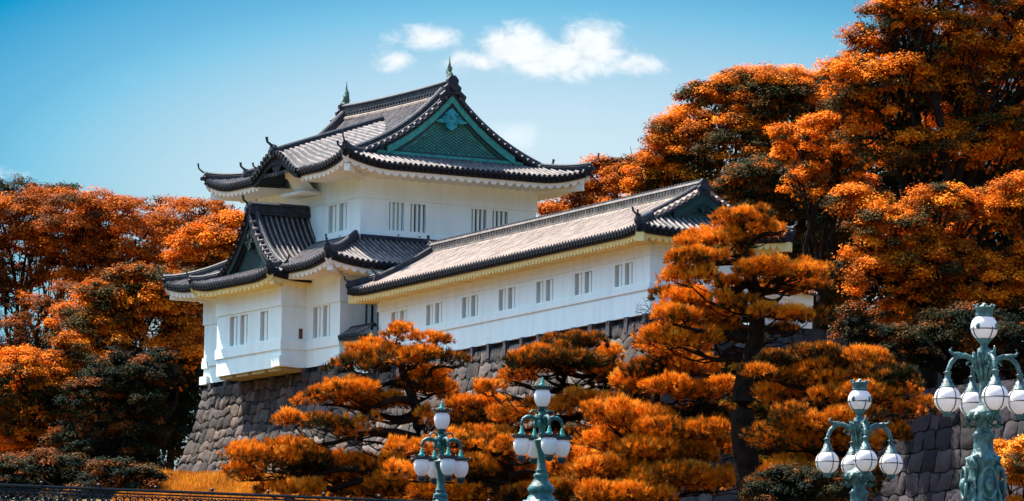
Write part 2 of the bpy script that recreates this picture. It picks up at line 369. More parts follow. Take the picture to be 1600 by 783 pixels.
def eave_trim(eb, sb, s0, s1, P, inw, n=None, th=.34, body=1.6, sc=.5, scal=True, c0=0., c1=0.):
    """dark fascia under the tiles and the white plastered rafters behind it. P(s) eave point; inw inward unit vector"""
    n = n or max(4, int((s1 - s0) / .4)); inw = np.array(inw); Z = np.array([0, 0, 1.])
    A = []
    for i in range(n + 1):
        s = s0 + (s1 - s0) * i / n; p = np.array(P(s)); k = 0.
        A += [p + Z * .0, p - Z * .14 + inw * .02, p - Z * .16 + inw * .10, p - Z * th + inw * .12, p - Z * th + inw * .40, p - Z * .02 + inw * .45]
    Fc = [(i * 6 + j, i * 6 + (j + 1) % 6, (i + 1) * 6 + (j + 1) % 6, (i + 1) * 6 + j) for i in range(n) for j in range(6)]
    Fc += [tuple(range(6)), tuple(n * 6 + j for j in range(6))]
    eb.add(A, Fc, 0)
    # little round nosing tiles give the dark rim its beads
    m = int((s1 - s0) / ROW)
    for i in range(m):
        s = s0 + (i + .5) * (s1 - s0) / m; p = np.array(P(s)) - Z * .17; q = np.array(P(s + .05)) - np.array(P(s)); q[2] = 0; q /= np.linalg.norm(q)
        eb.add([p - inw * .05 + q * .1, p - inw * .05 - Z * .09, p - inw * .05 - q * .1, p + inw * .12 - q * .1, p + inw * .12 - Z * .09, p + inw * .12 + q * .1], [(0, 1, 2), (0, 1, 4, 5), (1, 2, 3, 4)], 0)
    m = max(2, int(round((s1 - s0) / sc))) * 8; V = []
    for i in range(m + 1):
        s = s0 + (s1 - s0) * i / m; ph = (s - s0) / sc
        wv = (abs(sin(pi * ph)) if scal else .4); zb = th + .10 + .20 * wv
        p = np.array(P(s)); k = 1 - (0. if not (c0 or c1) else 0)
        b = body
        if c0 and s - s0 < body: b = max(.02, s - s0)
        if c1 and s1 - s < body: b = max(.02, s1 - s)
        V += [p - Z * (th - .01) + inw * .22, p - Z * zb + inw * .24, p - Z * (zb - .05) + inw * max(b, .26), p - Z * (th - .01) + inw * max(b, .28)]
    Fc = [(i * 4 + j, i * 4 + (j + 1) % 4, (i + 1) * 4 + (j + 1) % 4, (i + 1) * 4 + j) for i in range(m) for j in range(4)]
    sb.add(V, Fc, 0)
RP = [(-.17, 0), (-.17, .20), (-.14, .22), (-.14, .30), (-.07, .37), (.07, .37), (.14, .30), (.14, .22), (.17, .20), (.17, 0)]
def ridge_beam(mb, pts, k=1., mi=0): mb.sweep(pts, [(x * k, y * k) for x, y in RP], mi)
def oni(mb, p, d, k=1., mi=0, horn=True, hk=1.):
    """ridge-end tile: shield, boss and horn. d = outward direction"""
    p = np.array(p, float); d = np.array(d, float); d[2] = 0; d /= np.linalg.norm(d); sd = np.array([-d[1], d[0], 0]); Z = np.array([0, 0, 1.])
    sh = [(-.26, -.1), (-.30, .12), (-.18, .22), (-.20, .36), (-.08, .5), (.08, .5), (.20, .36), (.18, .22), (.30, .12), (.26, -.1)]
    V = [p + sd * x * k + Z * y * k + d * .02 * k for x, y in sh] + [p + sd * x * k + Z * y * k + d * .16 * k for x, y in sh]
    n = len(sh); mb.add(V, [tuple(range(n)), tuple(range(n, 2 * n))] + [(i, (i + 1) % n, n + (i + 1) % n, n + i) for i in range(n)], mi)
    c = p + d * .17 * k + Z * .14 * k
    mb.tube([c, c + d * .10 * k], .13 * k, 10, mi)
    if horn:
        q = p + Z * .42 * k
        mb.tube([q - d * .1 * k, q + d * .18 * k * hk + Z * .06 * k, q + d * .38 * k * hk + Z * .20 * k * hk, q + d * .42 * k * hk + Z * .42 * k * hk], [.07 * k, .07 * k, .06 * k, .075 * k], 8, mi)
def skirt_lift(s, s0, s1, lift, rng_=3.0):
    d = min(s - s0, s1 - s); return lift * max(0., 1 - d / rng_) ** 2

def hipped(name, fr, a0, a1, b0, b1, ov, z_e, prof, lift, half, parent, verge=None, ga0=None, ga1=None, sides='lrfb', tm=(0, 1), cuts=None, inner=None, body=1.6, lobe=True):
    """generic roof on rectangle (walls) a0..a1 x b0..b1 in frame fr.
    prof(d) = rise at distance d inward from the eave. 'half' = None: skirt of width inner all round."""
    ea0, ea1, eb0, eb1 = a0 - ov, a1 + ov, b0 - ov, b1 + ov
    def z(s, d, s0, s1): return z_e + prof(d) + skirt_lift(s, s0, s1, lift) * max(0, 1 - d / 3.2)
    S = {}
    S['l'] = (ea0, ea1, lambda s, d: fr(s, eb0 + d, z(s, d, ea0, ea1)), fr.v)       # faces -v
    S['b'] = (ea0, ea1, lambda s, d: fr(s, eb1 - d, z(s, d, ea0, ea1)), -fr.v)
    S['r'] = (eb0, eb1, lambda s, d: fr(ea0 + d, s, z(s, d, eb0, eb1)), fr.u)       # faces -u
    S['f'] = (eb0, eb1, lambda s, d: fr(ea1 - d, s, z(s, d, eb0, eb1)), -fr.u)
    return S, (ea0, ea1, eb0, eb1), z

# ============================================================ stone walls
def stone_course_wall(mb, path, z_top, z_bot, e, sw, sh, jit, seed, cut=.0, slopes=None):
    """path: list of (point, outward dir) ; battered wall of fitted stones. e(h) outward offset at depth h"""
    r = random.Random(seed)
    for k in range(len(path) - 1):
        (p0, o0), (p1, o1) = path[k], path[k + 1]
        p0, p1, o0, o1 = [np.array(x, float) for x in (p0, p1, o0, o1)]
        Ln = np.linalg.norm(p1 - p0); tx = (p1 - p0) / Ln; nrm = np.array([tx[1], -tx[0], 0])
        if nrm @ (o0 + o1) < 0: nrm = -nrm
        def S(s, h, out=0.):
            t = s / Ln; o = o0 * (1 - t) + o1 * t
            q = p0 + (p1 - p0) * t + o * e(h) + nrm * out; return np.array([q[0], q[1], z_top - h])
        Hh = z_top - z_bot
        # backing
        m = 12
        mb.add([S(Ln * i, Hh * j / m, -.10) for j in range(m + 1) for i in (0, 1)], [(2 * j, 2 * j + 1, 2 * j + 3, 2 * j + 2) for j in range(m)], 1)
        nr = int(Hh / sh); 
        def wob(i, s): 
            if i <= 0 or i >= nr: return i * Hh / nr
            return i * Hh / nr + jit * sh * (sin(s * 1.3 + i * 2.1) * .5 + sin(s * 3.1 + i * 5.7) * .4 + sin(s * 6.7 + i * 9.1) * .35)
        for i in range(nr):
            s = 0.; first = True
            while s < Ln - .05:
                w_ = sw * r.uniform(.6, 1.45)
                if first and cut: w_ = cut * (1.5 if i % 2 else .95)
                if Ln - s - w_ < sw * .5: w_ = Ln - s
                first = False
                s2 = s + w_; tn = r.random() ** 1.2; bul = r.uniform(.03, .10)
                tl = r.uniform(-.12, .12) * sw if not cut else 0
                n = 6; V = []; g_ = .018
                for a in range(n + 1):
                    for b in range(n + 1):
                        x = a / n; y = b / n
                        # superellipse squeeze to round the corners
                        ux = 2 * x - 1; uy = 2 * y - 1; kx = ux * (1 - .08 * uy * uy); ky = uy * (1 - .08 * ux * ux)
                        ss = (s + s2) / 2 + kx * (w_ / 2 - g_) + (tl * uy)
                        ss = min(max(ss, .0), Ln)
                        top, bot = wob(i, ss), wob(i + 1, ss); hh = (top + bot) / 2 + ky * ((bot - top) / 2 - g_)
                        d_ = (1 - abs(ux) ** 3.5) * (1 - abs(uy) ** 3.5)
                        V.append(S(ss, hh, bul * (d_ - .5) + r.uniform(-.022, .022)))
                mb.add(V, [(a * (n + 1) + b, (a + 1) * (n + 1) + b, (a + 1) * (n + 1) + b + 1, a * (n + 1) + b + 1) for a in range(n) for b in range(n)], 0, tn)
                s = s2
def batter(h): return .13 * h + .024 * h * h
ZT1, ZT2 = 30.90, 30.60
sb = MB()
un, vn = L.u, L.v
pA = L(15.95, -.05, 0); pB = L(.0, -.05, 0)
stone_course_wall(sb, [(pA, un - vn), (pB, -vn)], ZT1, 20., batter, .72, .58, .3, 3, cut=.9)
base = empty('rampart', (pA[0], pA[1], 24.), 'rough boulder retaining wall under the two storey keep, flaring out to the grass', 'castle wall')
sb.build('stone_face', [STONE, GAP], base, tone=True, smooth=True)
sb = MB(); stone_course_wall(sb, [(L(15.95, 12, 0), un), (pA, un - vn)], ZT1, 20., batter, 1.2, .8, .1, 5)
sb.build('side_face', [STONE, GAP], base, tone=True, smooth=True)
gb = MB()
for s in np.arange(.15, 15.9, 1.85):
    gb.mark(); gb.box(L, s - .18, s + .18, -.12, .25, ZT1 - .15, 31.145)
gb.pieces('sill_post', GRAN, base)
gb = MB(); gb.box(L, 0, 15.95, .2, 1.2, ZT1 - .2, 31.14); gb.build('sill_recess', GAP, base)
gb = MB(); sb = MB()
gE = G(-31.9, -.05, 0); gS = G(-.2, -.05, 0)
stone_course_wall(sb, [(pB, -vn), (gS, -G.v), (gE, -G.v - G.u)], ZT2, 18., batter, 1.1, .64, .34, 8)
stone_course_wall(sb, [(gE, -G.v - G.u), (G(-31.9, 20, 0), -G.u)], ZT2, 18., batter, 1.0, .8, .12, 9)
base2 = empty('rampart', (gE[0], gE[1], 20.), 'grey boulder retaining wall under the long white gallery behind the pines', 'castle wall')
sb.build('stone_face', [STONE, GAP], base2, tone=True, smooth=True)
for i, s in enumerate(np.arange(-31.4, 0, 1.95)):
    gb.mark(); gb.box(G, s - .17, s + .17, -.16, .25, ZT2 - .50, 30.855)
gb.pieces('sill_post', GRAN, base2)
gb = MB(); gb.box(G, -31.7, 0, .2, 1.2, ZT2 - .2, 30.85); gb.build('sill_recess', GAP, base2)
pl = MB()
pl.add([L(15.95, 0, ZT1 - .1), L(0, 0, ZT1 - .1), G(0, .3, ZT2 - .05), G(-31.9, .3, ZT2 - .05), G(-31.9, 20, ZT2 - .05), L(15.95, 26, ZT1 - .1)], [(0, 1, 2, 3, 4, 5)])
tag(pl.build('ground', GROUND), kind='structure')

# ============================================================ the keep
keep = empty('castle_keep', tuple(L(7, 7, 30.8)), 'white two storey Japanese castle keep with sweeping dark tiled roofs and green copper gable', 'castle')
# lower walls: window pairs on the left front, one on the right front
lw = MB(); dep = .28
hl = [(1.13, 1.93, 32.68, 34.33), (2.2, 3.05, 32.68, 34.33)]
ZB = 31.15
wall_panel(lw, L, 'a', 0., 0, 15.9, ZB, 35.95, hl, dep)
hr = [(1.52, 2.5, 33.0, 34.36)]
wall_panel(lw, L, 'b', 0., 0, 15.0, ZB, 35.95, hr, dep)
wall_panel(lw, L, 'a', 15., 0, 15.9, ZB, 35.95, [], dep)
wall_panel(lw, L, 'b', 15.9, 0, 15.0, ZB, 35.95, [], dep)
lower = lw.build('lower_wall', PLASTER, keep)
for h in hl: window(L, 'a', 0., h, dep, 1, keep)
for h in hr: window(L, 'b', 0., h, dep, 2, keep)
bm = MB()
def band(mb, fr, a0, a1, b0, b1, z0, z1, pr=.07):
    """moulding ring standing proud of a rectangular body"""
    mb.box(fr, a0 - pr, a1 + pr, b0 - pr, b0 + .01, z0, z1); mb.box(fr, a0 - pr, a0 + .01, b0 + .012, b1 + pr, z0, z1)
    mb.box(fr, a1 - .01, a1 + pr, b0 + .012, b1 + pr, z0, z1); mb.box(fr, a0 + .012, a1 - .012, b1 - .01, b1 + pr, z0, z1)
band(bm, L, 0, 15.9, 0, 15, 34.41, 35.97); band(bm, L, 0, 15.9, 0, 15, 32.09, 32.58)
bm.box(L, -.16, .65, -.16, .55, 31.12, 31.62)
bm.box(L, 15.2, 16.05, -.18, .6, 31.1, 31.55); bm.box(L, 15.3, 15.99, -.10, .6, 32.0, 32.4)
bm.build('moulding', PLASTER, keep)
# bay
bw = MB(); BA0, BA1, BB = 3.9, 11.5, -1.45
hb = [(9.06, 9.98, 32.68, 34.28), (7.86, 8.74, 32.68, 34.28), (5.48, 6.38, 32.70, 34.28)]
wall_panel(bw, L, 'a', BB, BA0, BA1, ZB, 35.6, hb, dep)
bw.add([L(BA0, BB, ZB), L(BA0, 0, ZB), L(BA0, 0, 35.6), L(BA0, BB, 35.6)], [(0, 1, 2, 3)])
bw.add([L(BA1, BB, ZB), L(BA1, 0, ZB), L(BA1, 0, 35.6), L(BA1, BB, 35.6)], [(0, 1, 2, 3)])
bay = bw.build('bay_wall', PLASTER, keep)
for h in hb: window(L, 'a', BB, h, dep, 1, keep)
bm = MB(); pr = .07
for z0, z1 in ((34.42, 35.6), (32.09, 32.62)):
    bm.box(L, BA0 - pr, BA1 + pr, BB - pr, BB + .01, z0, z1); bm.box(L, BA0 - pr, BA0 + .01, BB + .012, -.075, z0, z1); bm.box(L, BA1 - .01, BA1 + pr, BB + .012, -.075, z0, z1)
bm.box(L, BA0 - .16, BA0 + .8, BB - .16, BB + .5, 31.18, 31.75)
bm.build('bay_moulding', PLASTER, bay)
jb = MB()
jb.add([L(BA0, BB, ZB - .003), L(BA1, BB, ZB - .003), L(BA1, 0, ZB - .003), L(BA0, 0, ZB - .003)], [(0, 1, 2, 3)])
for k in range(4):
    s = BA0 + .2 + k * 1.9; jb.box(L, s, s + 1.5, BB + .12, .1, ZB - .17 - .0, ZB - .006)
jb.build('bay_floor', WOOD, bay)
tb = MB(); tb.box(L, BA0 - .012, BA0 + .0, BB + 1.05, BB + 1.28, 32.70, 33.25); tb.build('vent', material('vent_wood', (.12, .06, .04), .8), bay)
# upper walls
UA, UB = 12.1, 10.8
uw_ = MB(); hu = [(1.56, 2.42, 38.70, 40.17), (2.74, 3.66, 38.70, 40.17)]
wall_panel(uw_, T, 'a', 0., 0, UA, 37.6, 42.1, hu, dep)
hv = [(1.74, 2.66, 38.66, 40.17), (3.05, 3.98, 38.66, 40.17), (6.80, 7.72, 38.66, 40.17), (8.10, 9.04, 38.66, 40.17)]
wall_panel(uw_, T, 'b', 0., 0, UB, 37.6, 42.1, hv, dep)
wall_panel(uw_, T, 'a', UB, 0, UA, 37.6, 42.1, [], dep); wall_panel(uw_, T, 'b', UA, 0, UB, 37.6, 42.1, [], dep)
upper = uw_.build('upper_wall', PLASTER, keep)
for h in hu: window(T, 'a', 0., h, dep, 1, keep)
for k, h in enumerate(hv): window(T, 'b', 0., h, dep, 3, keep, shut=(k == 0))
bm = MB(); band(bm, T, 0, UA, 0, UB, 40.29, 42.1, .06); band(bm, T, 0, UA, 0, UB, 37.6, 38.48, .05)
bm.build('moulding', PLASTER, keep)
nb = MB()
for s in (2.2, 3.6): nb.mark(); nb.tube([T(s, -.055, 38.40), T(s, -.07, 38.40)], .05, 8)
for s in (2.3, 3.6, 7.3, 8.6): nb.mark(); nb.tube([T(-.055, s, 38.40), T(-.07, s, 38.40)], .05, 8)
nb.pieces('nail_cover', RIDGE, keep)

# ---- upper roof
ov = 2.2; e_a0, e_a1, e_b0, e_b1 = -ov, UA + ov, -ov, UB + ov; ZE = 41.93; HB = (e_b1 - e_b0) / 2; CB = UB / 2
prU = lambda d: .329 * d + .00456 * d ** 3
def zU(s, d, s0, s1): return ZE + prU(d) + skirt_lift(s, s0, s1, .62, 3.2) * max(0, 1 - d / 3.)
gi = 1.95                                   # gable set in from the eave ends
UR0, UR1 = e_a0 + gi + .0, e_a1 - gi        # verge planes
Pl = lambda s, d: T(s, e_b0 + d, zU(s, d, e_a0, e_a1)); Pb = lambda s, d: T(s, e_b1 - d, zU(s, d, e_a0, e_a1))
Pr = lambda s, d: T(e_a0 + d, s, zU(s, d, e_b0, e_b1)); Pf = lambda s, d: T(e_a1 - d, s, zU(s, d, e_b0, e_b1))
DC = 5.7
def g_d(x, d): return .24 * (sqrt(x * x + .64) - .8) + .74 * math.exp(-d / 1.5) * (1 - math.exp(-(x / 1.75) ** 3))
zr_d = lambda d: 43.02 + .345 * d
rf = MB()
def dm_long(s):
    hip = min(s - e_a0, e_a1 - s); return HB - .02 if hip > gi - .05 else max(0, hip)
tile_patch(rf, 2, e_a0, e_a1, dm_long, Pl); tile_patch(rf, 2, e_a0, e_a1, dm_long, Pb)
dm_end = lambda s: min(gi + .3, s - e_b0, e_b1 - s)
tile_patch(rf, 2, e_b0, e_b1, dm_end, Pr); tile_patch(rf, 2, e_b0, e_b1, dm_end, Pf)
# dormer slopes: rows fall away on both sides of a ridge running into the main slope
for sg in (-1, 1):
    def Pd(s, x, sg=sg): return T(DC + sg * x, e_b0 - .12 + s, zr_d(s) - g_d(x, s))
    def xm(s):
        x = 0.
        while x < 5.6 and zr_d(s) - g_d(x, s) > zU(DC + sg * x, s, e_a0, e_a1) - .04: x += .05
        return x
    xs_ = 0.
    tile_patch(rf, 2, 0, 6.4, xm, lambda s, x, sg=sg: Pd(s, xm(s) - x) if False else Pd(s, x), step=.3, dmin=lambda s: .001)
roofU = rf.build('roof', [TILE, PAN, EAVE], keep)
rb = MB()
# verge rolls along the gables and descending ridges
def vert_path(a, sgn, d0, d1, n, dz=0, off=0.):
    return [T(a, (e_b0 + d) if sgn < 0 else (e_b1 - d), ZE + prU(d) + dz + (skirt_lift(a, e_a0, e_a1, .62, 3.2) * max(0, 1 - d / 3.))) for d in np.linspace(d0, d1, n)]
for a, o_ in ((UR0, 1), (UR1, -1)):
    for sg in (-1, 1):
        rb.mark(); ridge_beam(rb, vert_path(a + .62 * o_, sg, 1.35, HB - .1, 16, .05), 1.15)
        ridge_beam(rb, vert_path(a + .22 * o_, sg, 1.6, HB - .1, 16, .0), .55)
        p = vert_path(a + .62 * o_, sg, 1.35, 1.4, 2, .05)[0]; oni(rb, p, (T.v if sg > 0 else -T.v), 1.0)
        # short verge tiles laid across the slope end
        for d in np.arange(1.75, HB - .3, .36):
            q0 = T(a - .06 * o_, (e_b0 + d) if sg < 0 else (e_b1 - d), ZE + prU(d) + .03); q1 = T(a + .34 * o_, (e_b0 + d) if sg < 0 else (e_b1 - d), ZE + prU(d) + .13)
            rb.tube([q0, q1], .10, 8, 1)
            rb.tube([q0 - T.u * .015 * o_, q0], .12, 8, 0)
# hips at the four corners
def hip_path(ca, cb, da, db, d1, n, zf, up=.1):
    return [T(ca + da * d, cb + db * d, zf(d) + up) for d in np.linspace(0, d1, n)]
for ca, da in ((e_a0, 1), (e_a1, -1)):
    for cb, db in ((e_b0, 1), (e_b1, -1)):
        pts = []; rb.mark()
        for d in np.linspace(.12, 2.05, 9):
            pts.append(T(ca + da * d, cb + db * d, ZE + prU(d) + .62 * (max(0, 1 - d / 3.2) ** 2) * max(0, 1 - d / 3.) + .06 - .16 * (d / 2.) ** 2))
        ridge_beam(rb, pts, 1.0); od = -(da * T.u + db * T.v); oni(rb, pts[0], od, .75, hk=1.7)
        ridge_beam(rb, [pts[0] - np.array([0, 0, .1]) + od * .25, pts[2]], .6)
# long upper-roof hip along right end up to the verge
rb.mark(); ridge_beam(rb, [T(DC, e_b0 + d, zr_d(d) - .02) for d in np.linspace(-.1, 6.6, 12)], 1.1)
oni(rb, T(DC, e_b0 - .1, zr_d(0) - .05), -T.v, 1.15)
# kudari at left of the dormer arch foot
rb.mark(); oni(rb, T(DC + 2.45, e_b0 + .2, 42.15), -T.v, .8); ridge_beam(rb, [T(DC + 2.45, e_b0 + d, 42.05 + .33 * d) for d in (0.1, 1.5)], .7)
descend = rb.pieces('descending_ridge', [RIDGE, TILE], roofU)
mr = MB()
rp = [T(a, CB, ZE + prU(HB) - .25 + .10 * (abs(a - UA / 2) / 6.) ** 2.5) for a in np.linspace(UR0 + .25, UR1 - .25, 14)]
mr.sweep(rp, [(-.3, 0), (-.3, .16), (-.22, .2), (-.22, .62), (-.28, .64), (-.28, .70), (-.1, .82), (.1, .82), (.28, .70), (.28, .64), (.22, .62), (.22, .2), (.3, .16), (.3, 0)], 0)
for a in np.arange(UR0 + .5, UR1 - .4, .32):
    mr.tube([T(a, CB - .33, ZE + prU(HB) + .03), T(a, CB + .33, ZE + prU(HB) + .03)], .07, 6)
    mr.tube([T(a, CB - .24, ZE + prU(HB) + .28), T(a, CB + .24, ZE + prU(HB) + .28)], .075, 6)
mr.build('main_ridge', RIDGE, roofU)
mr = MB(); mr.sweep([p + np.array([0, 0, -.0]) for p in rp], [(-.42, -.12), (-.42, .0), (-.3, .06), (.3, .06), (.42, .0), (.42, -.12)], 0); mr.build('ridge_base', TILEW, roofU)
def shachi(a, o_, parent):
    """bronze dolphin-fish finial: body rising from the ridge end, tail straight up"""
    c = T(a, CB, 0); zb = ZE + prU(HB) + .55; d = -T.u * o_
    P = lambda f_, z: np.array([c[0] + d[0] * f_, c[1] + d[1] * f_, zb + z])
    m = MB(); m.tube([P(.10, 0), P(.14, .18), P(.05, .36), P(-.06, .55), P(-.04, .78), P(.02, .98), P(.0, 1.15), P(0, 1.42)], [.20, .22, .19, .15, .10, .06, .03, .008], 8, up=tuple(T.v))
    for sg, z, s_ in ((1, .22, .30), (-1, .40, .26), (1, .62, .22)):
        for ax in (d, T.v * .8):
            q = P(0, z); m.tube([q, q + ax * sg * s_ * .6 + np.array([0, 0, .02]), q + ax * sg * s_ + np.array([0, 0, .22])], [.06, .05, .008], 5)
    q = P(.1, .1); m.ball(q, .24, sz=.8)
    return m.build('fish_finial', material('bronze_finial', (.05, .13, .10), .5, color2=(.12, .12, .05), vscale=8.) if o_ > 0 else bpy.data.materials['bronze_finial'], parent)
for a, o_ in ((UR0 + .45, 1), (UR1 - .35, -1)): shachi(a, o_, roofU)
ob = MB(); zz = ZE + prU(HB) - .2
for a, o_ in ((UR0 + .25, 1), (UR1 - .25, -1)):
    ob.mark(); oni(ob, T(a, CB, zz + .2), -T.u * o_, 1.7, horn=False)
    for sg in (-1, 1):
        ob.tube([T(a - .2 * o_, CB + sg * .45, zz + .1), T(a - .22 * o_, CB + sg * .7, zz - .1), T(a - .22 * o_, CB + sg * .62, zz - .42), T(a - .22 * o_, CB + sg * .85, zz - .6)], [.14, .15, .12, .1], 8)
ob.pieces('ridge_end_tile', RIDGE, roofU)
# gable faces in green copper
def gable(fr, a, o_, cb, half, zb, zap, proff, parent, deep=.38, n=14, mats=(COPPER, COPPERL, COPPERD), along='u'):
    """a= plane, o_ = direction to the inside. proff(x) height of the roof surface at distance x from the centre line"""
    PT = (lambda x, d, z: fr(a + d * o_, cb + x, z)) if along == 'u' else (lambda x, d, z: fr(cb + x, a + d * o_, z))
    m = MB(); X = np.linspace(-half, half, 2 * n + 1)
    V = []
    for x in X: V += [PT(x, deep, zb), PT(x, deep, max(zb, proff(abs(x)) - .1))]
    m.add(V, [(2 * i, 2 * i + 2, 2 * i + 3, 2 * i + 1) for i in range(2 * n)])
    gw = m.build('gable', mats[0], parent)
    # raised lattice of the copper sheathing
    lt = MB(); tl = .30
    def inside(x, z): return z > zb + .30 and z < proff(abs(x)) - .95
    for sg in (-1, 1):
        for k in np.arange(-half * 2, half * 2, tl):
            seg = [(x, zb + .3 + sg * (x - k) * .55) for x in np.linspace(-half, half, 60)]
            seg = [q for q in seg if inside(*q)]
            if len(seg) > 2: lt.sweep([PT(seg[0][0], deep - .012, seg[0][1]), PT(seg[-1][0], deep - .012, seg[-1][1])], [(-.018, -.012), (.018, -.012), (.018, .012), (-.018, .012)])
    lt.build('gable_lattice', COPPERD, gw)
    bb = MB()  # barge boards
    for (t0, t1, dd, mi) in ((.16, .62, .06, 0), (.64, .84, .20, 1)):
        for sg in (-1, 1):
            pts = [x for x in np.linspace(0, half, n) if proff(x) - t1 > zb - .12]
            V = []
            for x in pts: V += [PT(sg * x, dd, proff(x) - t0), PT(sg * x, dd, proff(x) - t1), PT(sg * x, dd + .09, proff(x) - t1), PT(sg * x, dd + .09, proff(x) - t0)]
            bb.add(V, [(i * 4 + j, i * 4 + (j + 1) % 4, i * 4 + 4 + (j + 1) % 4, i * 4 + 4 + j) for i in range(len(pts) - 1) for j in range(4)], mi)
    # bottom beams
    for (z0, z1, w_, dd, mi) in ((zb, zb + .16, half * .97, .15, 0), (zb + .17, zb + .28, half * .86, .26, 1)):
        V = [PT(x, d, z) for z in (z0, z1) for x, d in ((-w_, dd), (w_, dd), (w_, deep), (-w_, deep))]
        bb.add(V, [(0, 3, 2, 1), (4, 5, 6, 7), (0, 1, 5, 4), (1, 2, 6, 5), (2, 3, 7, 6), (3, 0, 4, 7)], mi)
    bb.build('barge_board', [mats[1], mats[2]], gw)
    # pendant (gegyo)
    gg = MB(); k = min(1., (proff(0) - zb) / 3.6); sh = [(0, -.62), (.16, -.75), (.42, -.98), (.30, -1.1), (.62, -1.22), (1.0, -1.38), (.62, -1.45), (.38, -1.42), (.30, -1.66), (0, -1.86)]
    sh = sh + [(-x, z) for x, z in sh[-2:0:-1]]
    zt = proff(0) - .3
    V = [PT(x * k, .10, zt + (z * k)) for x, z in sh] + [PT(x * k, .24, zt + z * k) for x, z in sh]; q = len(sh)
    cpt = [PT(0, .10, zt - 1.25 * k)]
    gg.add(V + cpt, [(i, (i + 1) % q, 2 * q) for i in range(q)] + [(i, (i + 1) % q, q + (i + 1) % q, q + i) for i in range(q)])
    c = PT(0, .1, zt - 1.05 * k); nrm = c - PT(0, .3, zt - 1.05 * k); nrm /= np.linalg.norm(nrm)
    gg.tube([c, c + nrm * .08], .13 * k, 6)
    for sg in (-1, 1):
        for (x0, z0, r_) in ((.42, -1.22, .15), (.22, -1.48, .1), (.3, -.98, .09)):
            P0 = [PT(sg * (x0 + r_ * cos(t) * (1 - t / 14)) * k, .07, zt + (z0 + r_ * sin(t) * (1 - t / 14)) * k) for t in np.linspace(0, 8, 14)]
            gg.tube(P0, .03 * k, 5)
    gg.build('gable_pendant', mats[3] if len(mats) > 3 else COPPERL, gw)
    return gw
prX = lambda x: ZE + prU(HB - x)
COPPERB = material('bright_verdigris', (.03, .36, .38), .5, color2=(.02, .2, .24), vscale=6.)
for a, o_ in ((UR0, 1), (UR1, -1)): gable(T, a, o_, CB, 4.65, 42.75, 46, prX, keep, mats=(COPPER, COPPERL, COPPERD, COPPERB))
# underside of the verge (closes the roof edge)
vb = MB()
for a, o_ in ((UR0, 1), (UR1, -1)):
    for sg in (-1, 1):
        pts = vert_path(a, sg, 1.7, HB, 14); vb.mark()
        V = []
        for p in pts: V += [p, p - np.array([0, 0, .2]), p - np.array([0, 0, .2]) + T.u * o_ * .6, p + T.u * o_ * .6 - np.array([0, 0, .03])]
        vb.add(V, [(i * 4 + j, i * 4 + (j + 1) % 4, i * 4 + 4 + (j + 1) % 4, i * 4 + 4 + j) for i in range(len(pts) - 1) for j in range(4)])
vb.pieces('verge', EAVE, roofU)
eb_, sb_ = MB(), MB()
for (s0, s1, f_, iw) in ((e_a0, DC - 2.35, lambda s: Pl(s, 0), T.v), (DC + 2.35, e_a1, lambda s: Pl(s, 0), T.v), (e_a0, e_a1, lambda s: Pb(s, 0), -T.v), (e_b0, e_b1, lambda s: Pr(s, 0), T.u), (e_b0, e_b1, lambda s: Pf(s, 0), -T.u)):
    c0 = abs(s0 - e_a0) < .01 or abs(s0 - e_b0) < .01; c1 = abs(s1 - e_a1) < .01 or abs(s1 - e_b1) < .01
    eave_trim(eb_, sb_, s0, s1, f_, iw, body=2.15, c0=c0, c1=c1)
# karahafu arch
def arch(t0, t1, d0, d1, xm=2.6, mi=0, n=26, clampz=None):
    V = []
    for x in np.linspace(-xm, xm, n):
        z = zr_d(0) - g_d(abs(x), 0) + .05
        t1_ = t0 + (t1 - t0) * (1 - .55 * (abs(x) / xm) ** 3)
        V += [T(DC + x, e_b0 + d0, z - t0), T(DC + x, e_b0 + d0, z - t1_), T(DC + x, e_b0 + d1, z - t1_), T(DC + x, e_b0 + d1, z - t0)]
    eb_.add(V, [(i * 4 + j, i * 4 + (j + 1) % 4, i * 4 + 4 + (j + 1) % 4, i * 4 + 4 + j) for i in range(n - 1) for j in range(4)], mi)
arch(.0, .26, -.14, .5); arch(.262, .60, .0, .24); arch(.27, .42, .2, 1.6)
for x in np.arange(-2.6, 2.61, .3):
    z = zr_d(0) - g_d(abs(x), 0) + .08; eb_.tube([T(DC + x, e_b0 - .24, z), T(DC + x, e_b0 - .1, z)], .12, 8, 0)
eb_.build('eave_rim', EAVE, roofU)
# corner blocks
for ca, da in ((e_a0, 1), (e_a1, -1)):
    for cb, db in ((e_b0, 1), (e_b1, -1)):
        q = [T(ca + da * d, cb + db * d, ZE + .12 - .10 * d) for d in (.35, 2.2)]
        sb_.sweep(q, [(-.16, -.62), (.16, -.62), (.16, -.22), (-.16, -.22)])
sb_.build('eave_rafters', SOFFIT, roofU)
tw = MB()
X = np.linspace(-1, 1, 17); V = []
for j, (w_, z, dd) in enumerate([(1.3, 42.25, 1.3), (1.15, 41.9, 1.35), (.95, 41.5, 1.55), (1.05, 41.2, 1.8), (1.3, 41.0, 2.15)]):
    for x in X: V.append(T(DC + x * w_ - .0, e_b0 + dd - .5 * (1 - x * x), z + (.0 if j else -.35 * x * x)))
tw.add(V, [(j * 17 + i, j * 17 + i + 1, (j + 1) * 17 + i + 1, (j + 1) * 17 + i) for j in range(4) for i in range(16)])
tw.box(T, DC - 1.35, DC + 1.35, e_b0 + 1.0, -.0, 40.85, 41.05)
tw.build('arch_plaster', SOFFIT, roofU, smooth=True)
